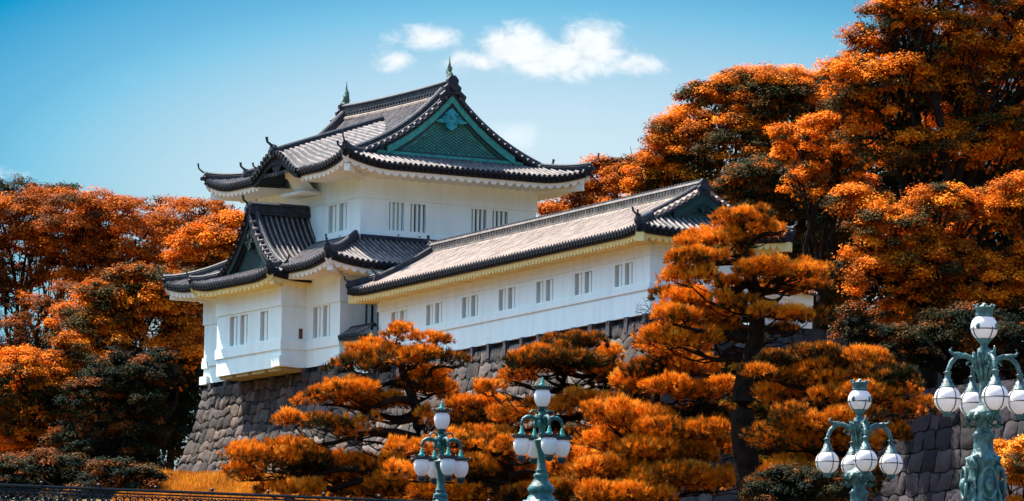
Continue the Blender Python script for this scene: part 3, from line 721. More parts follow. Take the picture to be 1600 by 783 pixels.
kb = MB(); kb.add([T(DC + x, e_b0 + d, z) for d in (.05, .2) for x, z in ((-.55, 42.35), (-.3, 42.1), (0, 41.75), (.3, 42.1), (.55, 42.35), (0, 42.6))], [tuple(range(6)), tuple(range(6, 12))] + [(i, (i + 1) % 6, 6 + (i + 1) % 6, 6 + i) for i in range(6)])
kb.build('arch_pendant', EAVE, roofU)

# ---- lower skirt roof
ovL = 1.75; La0, La1, Lb0, Lb1 = -ovL, 15.9 + ovL, -ovL, 15 + ovL; ZL = 36.38; DL = 1.85 + ovL
prL = lambda d: .40 * d + .022 * d * d
def zL(s, d, s0, s1): return ZL + prL(d) + skirt_lift(s, s0, s1, .45, 3.2) * max(0, 1 - d / 3.)
Qs = {'l': (La0, La1, lambda s, d: L(s, Lb0 + d, zL(s, d, La0, La1)), L.v, 2.1 + ovL), 'b': (La0, La1, lambda s, d: L(s, Lb1 - d, zL(s, d, La0, La1)), -L.v, 2.1 + ovL),
      'r': (Lb0, Lb1, lambda s, d: L(La0 + d, s, zL(s, d, Lb0, Lb1)), L.u, 1.85 + ovL), 'f': (Lb0, Lb1, lambda s, d: L(La1 - d, s, zL(s, d, Lb0, Lb1)), -L.u, 1.9 + ovL)}
rf = MB()
for k, (s0, s1, P, iw, D_) in Qs.items(): tile_patch(rf, 2, s0, s1, lambda s: min(D_, s - s0, s1 - s), P)
roofL = rf.build('roof', [TILE, PAN, EAVE], keep)
rb = MB()
for ca, da in ((La0, 1), (La1, -1)):
    for cb, db in ((Lb0, 1), (Lb1, -1)):
        pts = [L(ca + da * d, cb + db * d, ZL + prL(d) + .45 * (max(0, 1 - d / 3.2) ** 2) * max(0, 1 - d / 3.) + .06) for d in np.linspace(.12, 3.62, 10)]; rb.mark()
        ridge_beam(rb, pts, .95); od = -(da * L.u + db * L.v); oni(rb, pts[0], od, .75, hk=1.5)
zt = ZL + prL(3.6)
for (s0, s1, ax) in ((1.85, 13.95, 'l'), (2.1, 12.9, 'r')):
    q = [L(s, 2.1 - .1, zt - .02) for s in (s0, s1)] if ax == 'l' else [L(1.85 - .1, s, zt - .02) for s in (s0, s1)]
    rb.mark(); ridge_beam(rb, q, .6)
rb.pieces('hip_ridge', RIDGE, roofL)
eb_, sb_ = MB(), MB()
for k, (s0, s1, P, iw, D_) in Qs.items():
    if k == 'l':
        eave_trim(eb_, sb_, s0, 3.2, lambda s: P(s, 0), iw, body=ovL, c0=1); eave_trim(eb_, sb_, 12.2, s1, lambda s: P(s, 0), iw, body=ovL, c1=1)
    else: eave_trim(eb_, sb_, s0, s1, lambda s: P(s, 0), iw, body=ovL, c0=1, c1=1)
for ca, da in ((La0, 1), (La1, -1)):
    for cb, db in ((Lb0, 1), (Lb1, -1)):
        q = [L(ca + da * d, cb + db * d, ZL + .12 - .10 * d) for d in (.35, 1.8)]
        sb_.sweep(q, [(-.15, -.62), (.15, -.62), (.15, -.22), (-.15, -.22)])
eb_.build('eave_rim', EAVE, roofL); sb_.build('eave_rafters', SOFFIT, roofL)

# ---- bay roof: hipped gable facing left front
BC = 7.8; yE = BB - 1.25; Ba0, Ba1 = BA0 - .85, BA1 + 1.05; HBb = (Ba1 - Ba0) / 2; ZBy = 36.0; vgB = yE + 1.1
prB = lambda d: .36 * d + .0195 * d ** 3
def zB(s, d, s0, s1, l=.32): return ZBy + prB(d) + skirt_lift(s, s0, s1, l, 2.4) * max(0, 1 - d / 2.2)
rf = MB()
bdep = 2.1 + 2.7
PBr = lambda s, d: L(Ba0 + d, yE + s, zB(s, d, 0, 99)); PBf = lambda s, d: L(Ba1 - d, yE + s, zB(s, d, 0, 99)); PBl = lambda s, d: L(s, yE + d, zB(s, d, Ba0, Ba1))
dmb = lambda s: HBb - .02 if s > 1.05 else max(0, s)
tile_patch(rf, 2, 0, bdep, dmb, PBr); tile_patch(rf, 2, 0, bdep, dmb, PBf)
tile_patch(rf, 2, Ba0, Ba1, lambda s: min(1.35, s - Ba0, Ba1 - s), PBl)
roofB = rf.build('roof', [TILE, PAN, EAVE], keep)
rb = MB()
for sg in (-1, 1):
    bpt = lambda d, dv, dz: L((Ba0 + d) if sg < 0 else (Ba1 - d), vgB + dv, ZBy + prB(d) + dz + .32 * max(0, 1 - 1.1 / 2.4) ** 2 * max(0, 1 - d / 2.2))
    rb.mark(); ridge_beam(rb, [bpt(d, .42, .04) for d in np.linspace(1.0, HBb - .1, 14)], .85)
    oni(rb, bpt(1.0, .42, .04), (-L.u if sg < 0 else L.u), .8)
    for d in np.arange(1.05, HBb - .15, .30): rb.tube([bpt(d, -.06, .02), bpt(d, .3, .1)], .095, 8, 1)
    pts = [L((Ba0 + d) if sg < 0 else (Ba1 - d), yE + d, ZBy + prB(d) + .32 * (max(0, 1 - d / 2.4) ** 2) * max(0, 1 - d / 2.2) + .05) for d in np.linspace(.1, 1.4, 6)]
    ridge_beam(rb, pts, .8); oni(rb, pts[0], -L.v + (-L.u if sg < 0 else L.u), .65)
rb.pieces('descending_ridge', [RIDGE, TILE], roofB)
zrb = ZBy + prB(HBb)
mr = MB(); mr.sweep([L(BC, vgB + .12, zrb - .1), L(BC, 2.05, zrb - .1)], [(-.24, 0), (-.24, .12), (-.18, .16), (-.18, .5), (-.24, .52), (-.24, .58), (-.08, .70), (.08, .70), (.24, .58), (.24, .52), (.18, .5), (.18, .16), (.24, .12), (.24, 0)])
for b in np.arange(vgB + .4, 2.0, .3): mr.tube([L(BC - .21, b, zrb + .12), L(BC + .21, b, zrb + .12)], .065, 6)
oni(mr, L(BC, vgB + .12, zrb), -L.v, 1.05); oni(mr, L(BC, 2.0, zrb), L.v, .9, horn=False)
mr.build('main_ridge', RIDGE, roofB)
gable(L, vgB, 1, BC, HBb - 1.1, 36.35, 39, lambda x: ZBy + prB(HBb - x), keep, mats=(COPPERD, material('dull_verdigris', (.007, .022, .020), .7, .5, 5.), EAVE, bpy.data.materials['dull_verdigris'] if 'dull_verdigris' in bpy.data.materials else COPPERD), along='v')
eb_, sb_ = MB(), MB()
eave_trim(eb_, sb_, Ba0, Ba1, lambda s: PBl(s, 0), L.v, body=1.2, c0=1, c1=1)
eave_trim(eb_, sb_, 0, 2.65, lambda s: PBr(s, 0), L.u, body=.8, c0=1); eave_trim(eb_, sb_, 0, 2.65, lambda s: PBf(s, 0), -L.u, body=.8, c0=1)
V = []
for sg in (-1, 1):
    for d in np.linspace(1.0, HBb, 12):
        p = L((Ba0 + d) if sg < 0 else (Ba1 - d), vgB, ZBy + prB(d)); V = []
    pts = [L((Ba0 + d) if sg < 0 else (Ba1 - d), vgB, ZBy + prB(d)) for d in np.linspace(1.0, HBb, 12)]; V = []
    for p in pts: V += [p, p - np.array([0, 0, .18]), p - np.array([0, 0, .18]) + L.v * .5, p + L.v * .5 - np.array([0, 0, .03])]
    eb_.add(V, [(i * 4 + j, i * 4 + (j + 1) % 4, i * 4 + 4 + (j + 1) % 4, i * 4 + 4 + j) for i in range(len(pts) - 1) for j in range(4)])
for ca, da in ((Ba0, 1), (Ba1, -1)):
    sb_.sweep([L(ca + da * d, yE + d * 1.3, ZBy + .08 - .1 * d) for d in (.25, .85)], [(-.13, -.6), (.13, -.6), (.13, -.25), (-.13, -.25)])
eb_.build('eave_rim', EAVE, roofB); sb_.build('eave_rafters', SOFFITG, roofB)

# ============================================================ the long gallery
GL, GW = 31.7, 5.8; ovG = 1.29; ZG = 34.78; gal = empty('castle_gallery', tuple(G(-16, 3, 30.8)), 'long low white gallery with a pale tiled roof and seven pairs of small windows', 'castle')
PAIR = [-1.62, -6.02, -10.4, -14.78, -19.14, -23.5, -27.9]
holes = []
for s in PAIR: holes += [(s - .80, s, 32.44, 33.5), (s - 1.92, s - 1.10, 32.44, 33.5)]
gw = MB(); wall_panel(gw, G, 'a', 0., -GL, 0, 30.86, 34.75, holes, .26)
wall_panel(gw, G, 'b', -GL, 0, GW, 30.86, 34.75, [], .2); wall_panel(gw, G, 'a', GW, -GL, 0, 30.86, 34.75, [], .2); wall_panel(gw, G, 'b', 0, 0, GW, 30.86, 34.75, [], .2)
gw.add([G(-GL, 0, 30.86), G(0, 0, 30.86), G(0, GW, 30.86), G(-GL, GW, 30.86)], [(0, 1, 2, 3)])
gw.build('wall', PLASTER, gal)
for h in holes: window(G, 'a', 0., h, .26, 1, gal)
bm = MB(); band(bm, G, -GL, 0, 0, GW, 33.67, 34.76, .06); band(bm, G, -GL, 0, 0, GW, 32.02, 32.34, .07); bm.build('moulding', PLASTER, gal)
ga0, ga1, gb0, gb1 = -GL - ovG, ovG, -ovG, GW + ovG; HG = (gb1 - gb0) / 2; gv = 1.35
prG = lambda d: .47 * d + .0035 * d ** 3
def zG(s, d, s0, s1): return ZG + prG(d) + skirt_lift(s, s0, s1, .16, 2.4) * max(0, 1 - d / 2.)
PG = {'l': (ga0, ga1, lambda s, d: G(s, gb0 + d, zG(s, d, ga0, ga1)), G.v), 'b': (ga0, ga1, lambda s, d: G(s, gb1 - d, zG(s, d, ga0, ga1)), -G.v),
      'r': (gb0, gb1, lambda s, d: G(ga0 + d, s, zG(s, d, gb0, gb1)), G.u), 'f': (gb0, gb1, lambda s, d: G(ga1 - d, s, zG(s, d, gb0, gb1)), -G.u)}
rf = MB()
for k in 'lb': s0, s1, P, iw = PG[k]; tile_patch(rf, 2, s0, s1, lambda s: (HG - .02 if min(s - s0, s1 - s) > gv - .1 else min(s - s0, s1 - s)), P, hk=.6)
for k in 'rf': s0, s1, P, iw = PG[k]; tile_patch(rf, 2, s0, s1, lambda s: min(gv + .25, s - s0, s1 - s), P, 3, 4)
roofG = rf.build('roof', [TILEW, PANW, EAVE, TILE, PAN], gal)
rb = MB(); gz = ZG + prG(HG)
for a, o_ in ((ga0 + gv, 1), (ga1 - gv, -1)):
    for sg in (-1, 1):
        gp = lambda d, da, dz: G(a + da * o_, (gb0 + d) if sg < 0 else (gb1 - d), ZG + prG(d) + dz)
        rb.mark(); ridge_beam(rb, [gp(d, .5, .03) for d in np.linspace(.95, HG - .1, 12)], .85)
        ridge_beam(rb, [gp(d, .2, .0) for d in np.linspace(1.2, HG - .1, 12)], .45, 1)
        oni(rb, gp(.95, .5, .03), (G.v if sg > 0 else -G.v), .85)
        for d in np.arange(1.25, HG - .2, .32): rb.tube([gp(d, -.06, .03), gp(d, .28, .11)], .10, 8, 1)
        cb, db = (gb0, 1) if sg < 0 else (gb1, -1); ca = ga0 if o_ > 0 else ga1
        pts = [G(ca + o_ * d, cb + db * d, ZG + prG(d) + .16 * (max(0, 1 - d / 2.4) ** 2) + .05) for d in np.linspace(.1, 1.4, 6)]
        ridge_beam(rb, pts, .8); oni(rb, pts[0], -(o_ * G.u + db * G.v), .7)
    rb.mark()
    for sg in (-1, 1):
        pts = [G(a, (gb0 + d) if sg < 0 else (gb1 - d), ZG + prG(d)) for d in np.linspace(1.1, HG, 12)]; V = []
        for p in pts: V += [p, p - np.array([0, 0, .18]), p - np.array([0, 0, .18]) + G.u * o_ * .5, p + G.u * o_ * .5 - np.array([0, 0, .03])]
        rb.add(V, [(i * 4 + j, i * 4 + (j + 1) % 4, i * 4 + 4 + (j + 1) % 4, i * 4 + 4 + j) for i in range(len(pts) - 1) for j in range(4)])
rb.pieces('descending_ridge', [RIDGE, TILEW], roofG)
mr = MB(); q = [G(a, GW / 2, gz - .16) for a in np.linspace(ga0 + gv + .2, ga1 - gv - .2, 8)]
mr.sweep(q, [(-.22, 0), (-.22, .12), (-.17, .15), (-.17, .46), (-.22, .48), (-.08, .62), (.08, .62), (.22, .48), (.17, .46), (.17, .15), (.22, .12), (.22, 0)])
for s in np.arange(ga0 + gv + .4, ga1 - gv - .3, .32):
    mr.tube([G(s, GW / 2 - .2, gz + .22), G(s, GW / 2 + .2, gz + .22)], .07, 6); mr.tube([G(s, GW / 2 - .1, gz + .5), G(s, GW / 2 + .1, gz + .5)], .055, 6)
mr.build('main_ridge', RIDGEW, roofG)
mr = MB(); mr.sweep([p + np.array([0, 0, -.06]) for p in q], [(-.36, -.12), (-.36, .02), (-.24, .10), (.24, .10), (.36, .02), (.36, -.12)]); mr.build('ridge_base', TILEW, roofG)
ob = MB()
for a, o_ in ((ga0 + gv + .15, 1), (ga1 - gv - .15, -1)): ob.mark(); oni(ob, G(a, GW / 2, gz - .05), -G.u * o_, 1.15, horn=o_ < 0)
ob.pieces('ridge_end_tile', RIDGE, roofG)
COPW = material('old_copper_sheet', (.009, .045, .036), .6, .4, 4.)
for a, o_ in ((ga0 + gv, 1), (ga1 - gv, -1)): gable(G, a, o_, GW / 2, HG - 1.25, ZG + prG(1.35) + .05, 37, lambda x: ZG + prG(HG - x), gal, mats=(COPW, COPW, COPPERD, COPW), deep=.32)
eb_, sb_ = MB(), MB()
for k in 'lbrf': s0, s1, P, iw = PG[k]; eave_trim(eb_, sb_, s0, s1, lambda s: P(s, 0), iw, body=ovG, c0=1, c1=1, sc=.36)
for s in np.arange(-GL + 1., 0, 1.95): sb_.box(G, s - .45, s + .05, gb0 + .3, .0, ZG - .62, ZG - .32)
for ca, da in ((ga0, 1), (ga1, -1)):
    for cb, db in ((gb0, 1), (gb1, -1)): sb_.sweep([G(ca + da * d, cb + db * d, ZG - .02) for d in (.12, 1.3)], [(-.2, -.62), (.2, -.62), (.2, -.18), (-.2, -.18)])
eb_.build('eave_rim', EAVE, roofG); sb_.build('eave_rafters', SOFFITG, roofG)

# connecting wall with a small tiled coping between keep and gallery
cw = empty('coping_wall', tuple(L(-.8, .5, 30.6)), 'short white wall with a little tiled coping between the keep and the gallery', 'wall')
m = MB(); m.box(L, -2.4, -.04, .5, .8, 30.5, 32.55); m.build('wall', PLASTER, cw)
m = MB()
CPl = lambda s, d: L(s, -.1 + d, 32.5 + .62 * d)
tile_patch(m, 2, -2.6, 0.0, lambda s: .72, CPl, step=.4); m.sweep([L(-2.6, .68, 32.92), L(-.05, .68, 32.92)], [(-.14, 0), (-.14, .1), (0, .2), (.14, .1), (.14, 0)], 2); m.box(L, -2.6, -.02, -.08, 1.3, 32.3, 32.45, 2)
m.build('coping', [TILE, PAN, EAVE], cw)
# plaster wall on the right, behind the big pine
pw = empty('plaster_wall', tuple(at(1245, 500, 292)), 'low white plaster wall glimpsed right of the big pine', 'wall')
p0, p1 = at(1185, 470, 289), at(1300, 476, 297); dd = (p1 - p0); dd[2] = 0; dd /= np.linalg.norm(dd); fr = mkframe(p0, atan2(dd[1], dd[0]))
m = MB(); ztop = p0[2] + .9; m.box(fr, 0, .4, 0, 6.5, ztop - 4, ztop); m.box(fr, -.06, .0, -.0, 6.5, ztop - .5, ztop - .003)
m.build('wall', PLASTER, pw)
m = MB(); tile_patch(m, 2, 0, 6.5, lambda s: .6, lambda s, d: fr(-.35 + d, s, ztop + .02 + .5 * d)); m.sweep([fr(.25, 0, ztop + .3), fr(.25, 6.5, ztop + .3)], [(-.12, 0), (0, .2), (.12, 0)], 2); m.build('coping', [TILE, PAN, EAVE], pw)
# dark cut stone wall low on the right
rw = empty('retaining_wall', tuple(at(1500, 800, 262)), 'dark wall of large squared stones low at the right behind the lamps', 'castle wall')
q0, q1 = at(1290, 620, 283), at(1680, 560, 268)
m = MB(); q0[2] = q1[2] = 0; nrm = np.array([(q1 - q0)[1], -(q1 - q0)[0], 0]); nrm /= np.linalg.norm(nrm)
stone_course_wall(m, [(q0, nrm), (q1, nrm)], 27.0, 16., lambda h: .1 * h + .01 * h * h, 1.0, .95, .12, 21)
m.build('stone_face', [STONEB, GAP], rw, tone=True, smooth=True)
pl = MB(); pl.add([q0 + np.array([0, 0, 26.95]), q1 + np.array([0, 0, 26.95]), q1 + np.array([0, 60, 26.95]), q0 + np.array([0, 40, 26.95])], [(0, 1, 2, 3)]); tag(pl.build('ground', GROUND), kind='structure')

# ============================================================ trees
def unit(v): return v / (np.linalg.norm(v, axis=-1, keepdims=True) + 1e-9)
def leaf_quads(C, Nn, size, asp):
    n = len(C); r_ = rng.normal(size=(n, 3)); a = unit(np.cross(Nn, r_)); b = unit(np.cross(Nn, a))
    s = (size * rng.uniform(.6, 1.3, n))[:, None]
    return np.stack([C + a * s * .5, C + b * s * asp * .5 - a * s * .05, C - a * s * .5, C - b * s * asp * .5 - a * s * .05], 1).reshape(-1, 3)
def crown(lobes, puff=.85, leaf=.2, cover=2.2, tmean=.6, tvar=.16, flat=.6, gaps=0., inner=1., seedy=0, down=-.35, up=.8, green=.15):
    Vs, Ts = [], []; leaf = leaf * .80; puff = puff * .92
    for (c, rx, ry, rz) in lobes:
        c = np.array(c); R3 = np.array([rx, ry, rz]); area = 4 * pi * ((rx * ry) ** 1.6 / 3 + (rx * rz) ** 1.6 / 3 + (ry * rz) ** 1.6 / 3) ** (1 / 1.6)
        npf = int(area / (puff * puff * 1.55) * (1 - gaps)) + 4
        d = unit(rng.normal(size=(npf, 3))); d[:, 2] = np.where(d[:, 2] < -.55, -d[:, 2], d[:, 2])
        ctr = c + d * R3 * (1.04 - np.abs(rng.normal(0, .22, npf)))[:, None]
        pr_ = puff * rng.uniform(.45, 1.35, npf); tp = tmean + rng.normal(0, tvar, npf)
        ns = np.sin(ctr[:, 0] * .6 + 1.0 * ctr[:, 2]) + np.sin(ctr[:, 1] * .8 - .9 * ctr[:, 2] + 2) + rng.normal(0, .7, npf) - .9 * d[:, 2]  # low puffs go dark green more often: shaded hollows painted into the tone
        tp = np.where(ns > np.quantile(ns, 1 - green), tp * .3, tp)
        nl = np.maximum(8, (cover * 3.4 * pr_ ** 2 / (leaf * leaf * .5)).astype(int))
        idx = np.repeat(np.arange(npf), nl); n = len(idx)
        e = unit(rng.normal(size=(n, 3)) + np.array([0, 0, .35]) + unit(rng.normal(size=(npf, 3)))[idx] * .6); 
        e[:, 2] = np.where(e[:, 2] < down, -e[:, 2], e[:, 2])
        rad = pr_[idx] * (rng.uniform(.35, 1.1, n) + .22 * np.sin(e[:, 0] * 7 + idx) * np.cos(e[:, 1] * 6 + idx * 1.7))
        C = ctr[idx] + e * (rad[:, None] * np.array([1, 1, flat]))
        Nn = unit(e * .8 + np.array([0, 0, up]) + rng.normal(0, .36, (n, 3)))
        Vs.append(leaf_quads(C, Nn, leaf, .6)); Ts.append(tp[idx] + rng.normal(0, .09, n))
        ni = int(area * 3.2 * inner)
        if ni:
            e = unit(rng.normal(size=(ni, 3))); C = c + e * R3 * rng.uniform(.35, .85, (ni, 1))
            Vs.append(leaf_quads(C, unit(rng.normal(size=(ni, 3))), leaf * 2.0, .7)); Ts.append(tmean * .7 + rng.normal(0, tvar, ni))  # inner leaves toned down, painting in the shade inside the crown
    return np.concatenate(Vs), np.concatenate(Ts)
def branch_path(p0, p1, sag=.0, n=7, wob=.25):
    p0, p1 = np.array(p0, float), np.array(p1, float); Ln = np.linalg.norm(p1 - p0); out = []
    w1 = rng.normal(0, wob * .12 * Ln, 3); w2 = rng.normal(0, wob * .08 * Ln, 3)
    for i in range(n + 1):
        t = i / n; out.append(p0 + (p1 - p0) * t + w1 * sin(pi * t) + w2 * sin(2 * pi * t) + np.array([0, 0, sag * Ln * sin(pi * t)]))
    return out
def trunk_obj(root, base, tops, r0, forks=2, lobes=None, twigs=0):
    """trunk rising from base; a limb to every lobe and twigs spreading inside it"""
    m = MB(); cen = np.mean([l[0] for l in lobes], axis=0); b = np.array(base, float)
    fork = b + (cen - b) * np.array([.55, .55, .45]); tp = branch_path(b, fork, wob=.3); n = len(tp)
    m.tube(tp, [r0 * (1.35 if i == 0 else 1 - .35 * i / n) for i in range(n)], 9)
    for (c, rx, ry, rz) in lobes:
        c = np.array(c); e = c + np.array([0, 0, rz * .3]); s = tp[-1 - (0 if rnd.random() < .6 else 1)]
        bp = branch_path(s, e, .05, 8, .5); m.tube(bp, list(np.linspace(r0 * .5, r0 * .15, len(bp))), 7)
        for k in range(twigs):
            d = unit(rng.normal(size=3) + np.array([0, 0, .3])); s2 = bp[rnd.randint(3, 8)]
            e2 = c + d * np.array([rx, ry, rz]) * rnd.uniform(.75, 1.02); tw_ = branch_path(s2, e2, .06, 5, .7)
            m.tube(tw_, list(np.linspace(r0 * .14, .02, len(tw_))), 5)
            for _ in range(2):
                s3 = tw_[rnd.randint(2, 4)]; e3 = s3 + rng.normal(size=3) * min(rx, rz) * .35 + np.array([0, 0, .3])
                t3 = branch_path(s3, e3, 0, 3, .6); m.tube(t3, list(np.linspace(.05, .015, len(t3))), 4)
    return m.build('trunk', BARK, root, smooth=True)
GT = 'trees around the castle'
def tree(name, label, Y, basepx, lob, mat, r0=.35, twigs=5, cat='tree', zoff=None, **kw):
    """lob: (px, py, rx_px, ry_px[, dy])"""
    k = Y / F; bx_ = at(basepx, 700, Y); gz_ = ground_z(bx_[0], Y) if zoff is None else zoff
    base = np.array([bx_[0], Y, gz_]); root = empty(name, tuple(base), label, cat)
    lobes = []
    for l in lob:
        dy = l[4] if len(l) > 4 else rnd.uniform(-1.2, 1.2)
        lobes.append((at(l[0], l[1], Y + dy), l[2] * k, max(l[2], l[3]) * k * .9, l[3] * k))
    V, Tn = crown(lobes, **kw)
    arr_obj('crown', V, 4, Tn, mat, root, base)
    trunk_obj(root, base, None, r0, lobes=lobes, twigs=twigs)
    return root
# left of the keep
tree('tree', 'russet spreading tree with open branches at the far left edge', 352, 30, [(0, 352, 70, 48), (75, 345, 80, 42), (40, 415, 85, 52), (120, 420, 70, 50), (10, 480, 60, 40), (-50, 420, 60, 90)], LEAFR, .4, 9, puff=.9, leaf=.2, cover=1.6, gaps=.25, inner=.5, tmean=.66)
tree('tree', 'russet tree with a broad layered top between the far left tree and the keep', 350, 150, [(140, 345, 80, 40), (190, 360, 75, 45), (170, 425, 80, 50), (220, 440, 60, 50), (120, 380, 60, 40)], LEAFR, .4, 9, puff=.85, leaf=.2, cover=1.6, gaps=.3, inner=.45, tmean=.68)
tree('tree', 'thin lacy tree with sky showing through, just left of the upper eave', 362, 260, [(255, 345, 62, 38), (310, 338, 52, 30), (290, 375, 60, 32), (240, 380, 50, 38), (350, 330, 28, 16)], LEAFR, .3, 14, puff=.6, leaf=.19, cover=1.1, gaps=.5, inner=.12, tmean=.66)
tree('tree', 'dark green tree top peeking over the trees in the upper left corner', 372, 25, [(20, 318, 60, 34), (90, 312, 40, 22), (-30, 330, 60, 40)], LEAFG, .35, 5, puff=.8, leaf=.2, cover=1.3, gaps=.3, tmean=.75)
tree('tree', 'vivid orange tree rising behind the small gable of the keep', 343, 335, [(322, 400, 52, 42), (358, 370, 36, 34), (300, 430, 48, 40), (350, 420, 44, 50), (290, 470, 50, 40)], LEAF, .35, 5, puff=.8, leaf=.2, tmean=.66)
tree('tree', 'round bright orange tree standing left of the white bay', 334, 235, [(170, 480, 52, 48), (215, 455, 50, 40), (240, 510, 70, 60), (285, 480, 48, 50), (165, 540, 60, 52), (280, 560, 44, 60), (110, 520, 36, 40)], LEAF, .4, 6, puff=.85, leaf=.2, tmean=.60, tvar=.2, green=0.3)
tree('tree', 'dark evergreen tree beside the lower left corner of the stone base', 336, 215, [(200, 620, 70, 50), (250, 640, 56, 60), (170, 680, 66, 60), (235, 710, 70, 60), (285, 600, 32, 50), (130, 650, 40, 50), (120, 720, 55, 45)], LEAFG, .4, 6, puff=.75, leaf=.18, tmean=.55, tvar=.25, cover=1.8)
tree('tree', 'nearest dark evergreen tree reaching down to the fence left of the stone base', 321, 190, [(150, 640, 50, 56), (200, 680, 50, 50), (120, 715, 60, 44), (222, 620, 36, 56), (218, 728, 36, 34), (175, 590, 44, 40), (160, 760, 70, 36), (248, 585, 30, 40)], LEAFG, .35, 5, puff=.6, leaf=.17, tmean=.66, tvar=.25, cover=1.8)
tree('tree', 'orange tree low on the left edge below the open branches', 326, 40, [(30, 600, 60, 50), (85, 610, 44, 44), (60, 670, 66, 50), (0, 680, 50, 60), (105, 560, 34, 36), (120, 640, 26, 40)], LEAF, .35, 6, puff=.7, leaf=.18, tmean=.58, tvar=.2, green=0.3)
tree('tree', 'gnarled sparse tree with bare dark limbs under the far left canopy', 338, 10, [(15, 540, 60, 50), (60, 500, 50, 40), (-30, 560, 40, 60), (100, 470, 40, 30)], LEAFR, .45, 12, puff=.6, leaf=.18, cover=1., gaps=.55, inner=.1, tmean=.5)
tree('shrub', 'low brownish green shrub behind the iron fence at the far left', 296, 50, [(10, 745, 60, 30), (80, 755, 60, 30), (140, 762, 50, 26), (-40, 760, 50, 40), (20, 795, 70, 30), (110, 798, 70, 30)], LEAFG, .15, 3, cat='shrub', puff=.5, leaf=.15, tmean=.8, tvar=.2)
tree('shrub', 'dark shrub at the foot of the stone base corner above the fence', 296, 200, [(205, 770, 50, 22), (245, 785, 30, 16), (170, 768, 50, 30), (200, 800, 60, 24), (215, 762, 46, 26), (130, 775, 50, 30)], LEAFG, .15, 3, cat='shrub', puff=.5, leaf=.15, tmean=.5, tvar=.2)
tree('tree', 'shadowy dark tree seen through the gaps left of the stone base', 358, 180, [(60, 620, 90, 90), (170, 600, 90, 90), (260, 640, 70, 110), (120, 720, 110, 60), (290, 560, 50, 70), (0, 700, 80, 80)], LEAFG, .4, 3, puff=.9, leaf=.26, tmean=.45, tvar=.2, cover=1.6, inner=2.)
tree('shrub', 'dense dark undergrowth filling the foot of the trees left of the grass strip', 291, 120, [(0, 752, 50, 36), (60, 748, 50, 36), (120, 752, 50, 36), (175, 754, 46, 34), (222, 760, 34, 28), (30, 790, 70, 30), (120, 795, 70, 30), (200, 790, 60, 30)], LEAFG, .15, 3, cat='shrub', puff=.55, leaf=.17, tmean=.66, tvar=.25)
# behind the gallery
tree('tree', 'dark evergreen backdrop seen between the trunks right of the gallery gable', 364, 1300, [(1230, 330, 100, 110), (1340, 300, 110, 130), (1250, 460, 100, 90), (1370, 480, 110, 100), (1320, 200, 60, 70)], LEAFG, .5, 3, puff=.9, leaf=.26, tmean=.5, tvar=.22, cover=1.6, inner=2., zoff=30)
tree('tree', 'dark evergreen backdrop behind the tallest tree at the right edge', 366, 1520, [(1450, 180, 90, 110), (1560, 150, 110, 130), (1480, 350, 120, 110), (1600, 350, 100, 130), (1500, 500, 110, 90), (1610, 540, 90, 90), (1620, 30, 90, 90)], LEAFG, .5, 3, puff=.9, leaf=.26, tmean=.5, tvar=.22, cover=1.6, inner=2., zoff=30)
tree('tree', 'low red orange tree sloping down behind the gallery roof beside the keep', 352, 930, [(960, 300, 62, 48), (905, 322, 48, 40), (860, 350, 32, 26), (1005, 290, 48, 42), (960, 360, 70, 40)], LEAFR, .35, 4, puff=.75, leaf=.19, tmean=.85, tvar=.12, zoff=30)
tree('shrub', 'small dark green shrub peeping over the gallery roof below the keep windows', 338, 810, [(808, 348, 15, 9), (832, 350, 14, 8)], LEAFG, .1, 2, cat='shrub', puff=.3, leaf=.13, tmean=.7, zoff=33)
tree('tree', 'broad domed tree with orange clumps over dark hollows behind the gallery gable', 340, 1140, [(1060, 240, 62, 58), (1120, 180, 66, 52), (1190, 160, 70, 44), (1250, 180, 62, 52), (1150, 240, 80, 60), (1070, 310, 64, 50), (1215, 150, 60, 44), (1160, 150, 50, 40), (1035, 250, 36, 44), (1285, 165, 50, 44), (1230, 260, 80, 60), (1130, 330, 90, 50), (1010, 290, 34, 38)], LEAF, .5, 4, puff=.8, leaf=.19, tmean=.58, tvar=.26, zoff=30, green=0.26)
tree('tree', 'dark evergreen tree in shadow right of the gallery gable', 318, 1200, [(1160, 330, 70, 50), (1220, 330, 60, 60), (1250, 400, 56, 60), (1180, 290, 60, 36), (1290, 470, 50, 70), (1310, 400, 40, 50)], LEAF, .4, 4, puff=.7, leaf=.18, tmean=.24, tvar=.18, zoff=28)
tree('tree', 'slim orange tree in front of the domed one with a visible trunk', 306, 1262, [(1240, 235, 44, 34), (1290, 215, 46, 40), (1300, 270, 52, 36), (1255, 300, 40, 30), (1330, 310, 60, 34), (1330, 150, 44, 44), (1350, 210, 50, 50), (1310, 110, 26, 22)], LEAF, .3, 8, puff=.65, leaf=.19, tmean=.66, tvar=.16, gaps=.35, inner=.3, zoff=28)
tree('tree', 'tallest tree filling the top right corner with dark limbs inside', 300, 1500, [(1385, 62, 54, 52), (1362, 100, 44, 40), (1430, 10, 60, 44), (1400, 30, 34, 34), (1340, 150, 46, 56), (1400, 150, 64, 60), (1480, 70, 70, 56), (1560, 30, 70, 50), (1470, 160, 74, 60), (1560, 130, 74, 66), (1640, 100, 60, 90), (1370, 230, 60, 52), (1450, 250, 70, 50), (1540, 230, 80, 60), (1620, 230, 60, 70), (1500, -20, 70, 40)], LEAF, .6, 8, puff=.8, leaf=.18, tmean=.60, tvar=.22, cover=1.9, gaps=.12, zoff=27, green=0.22)
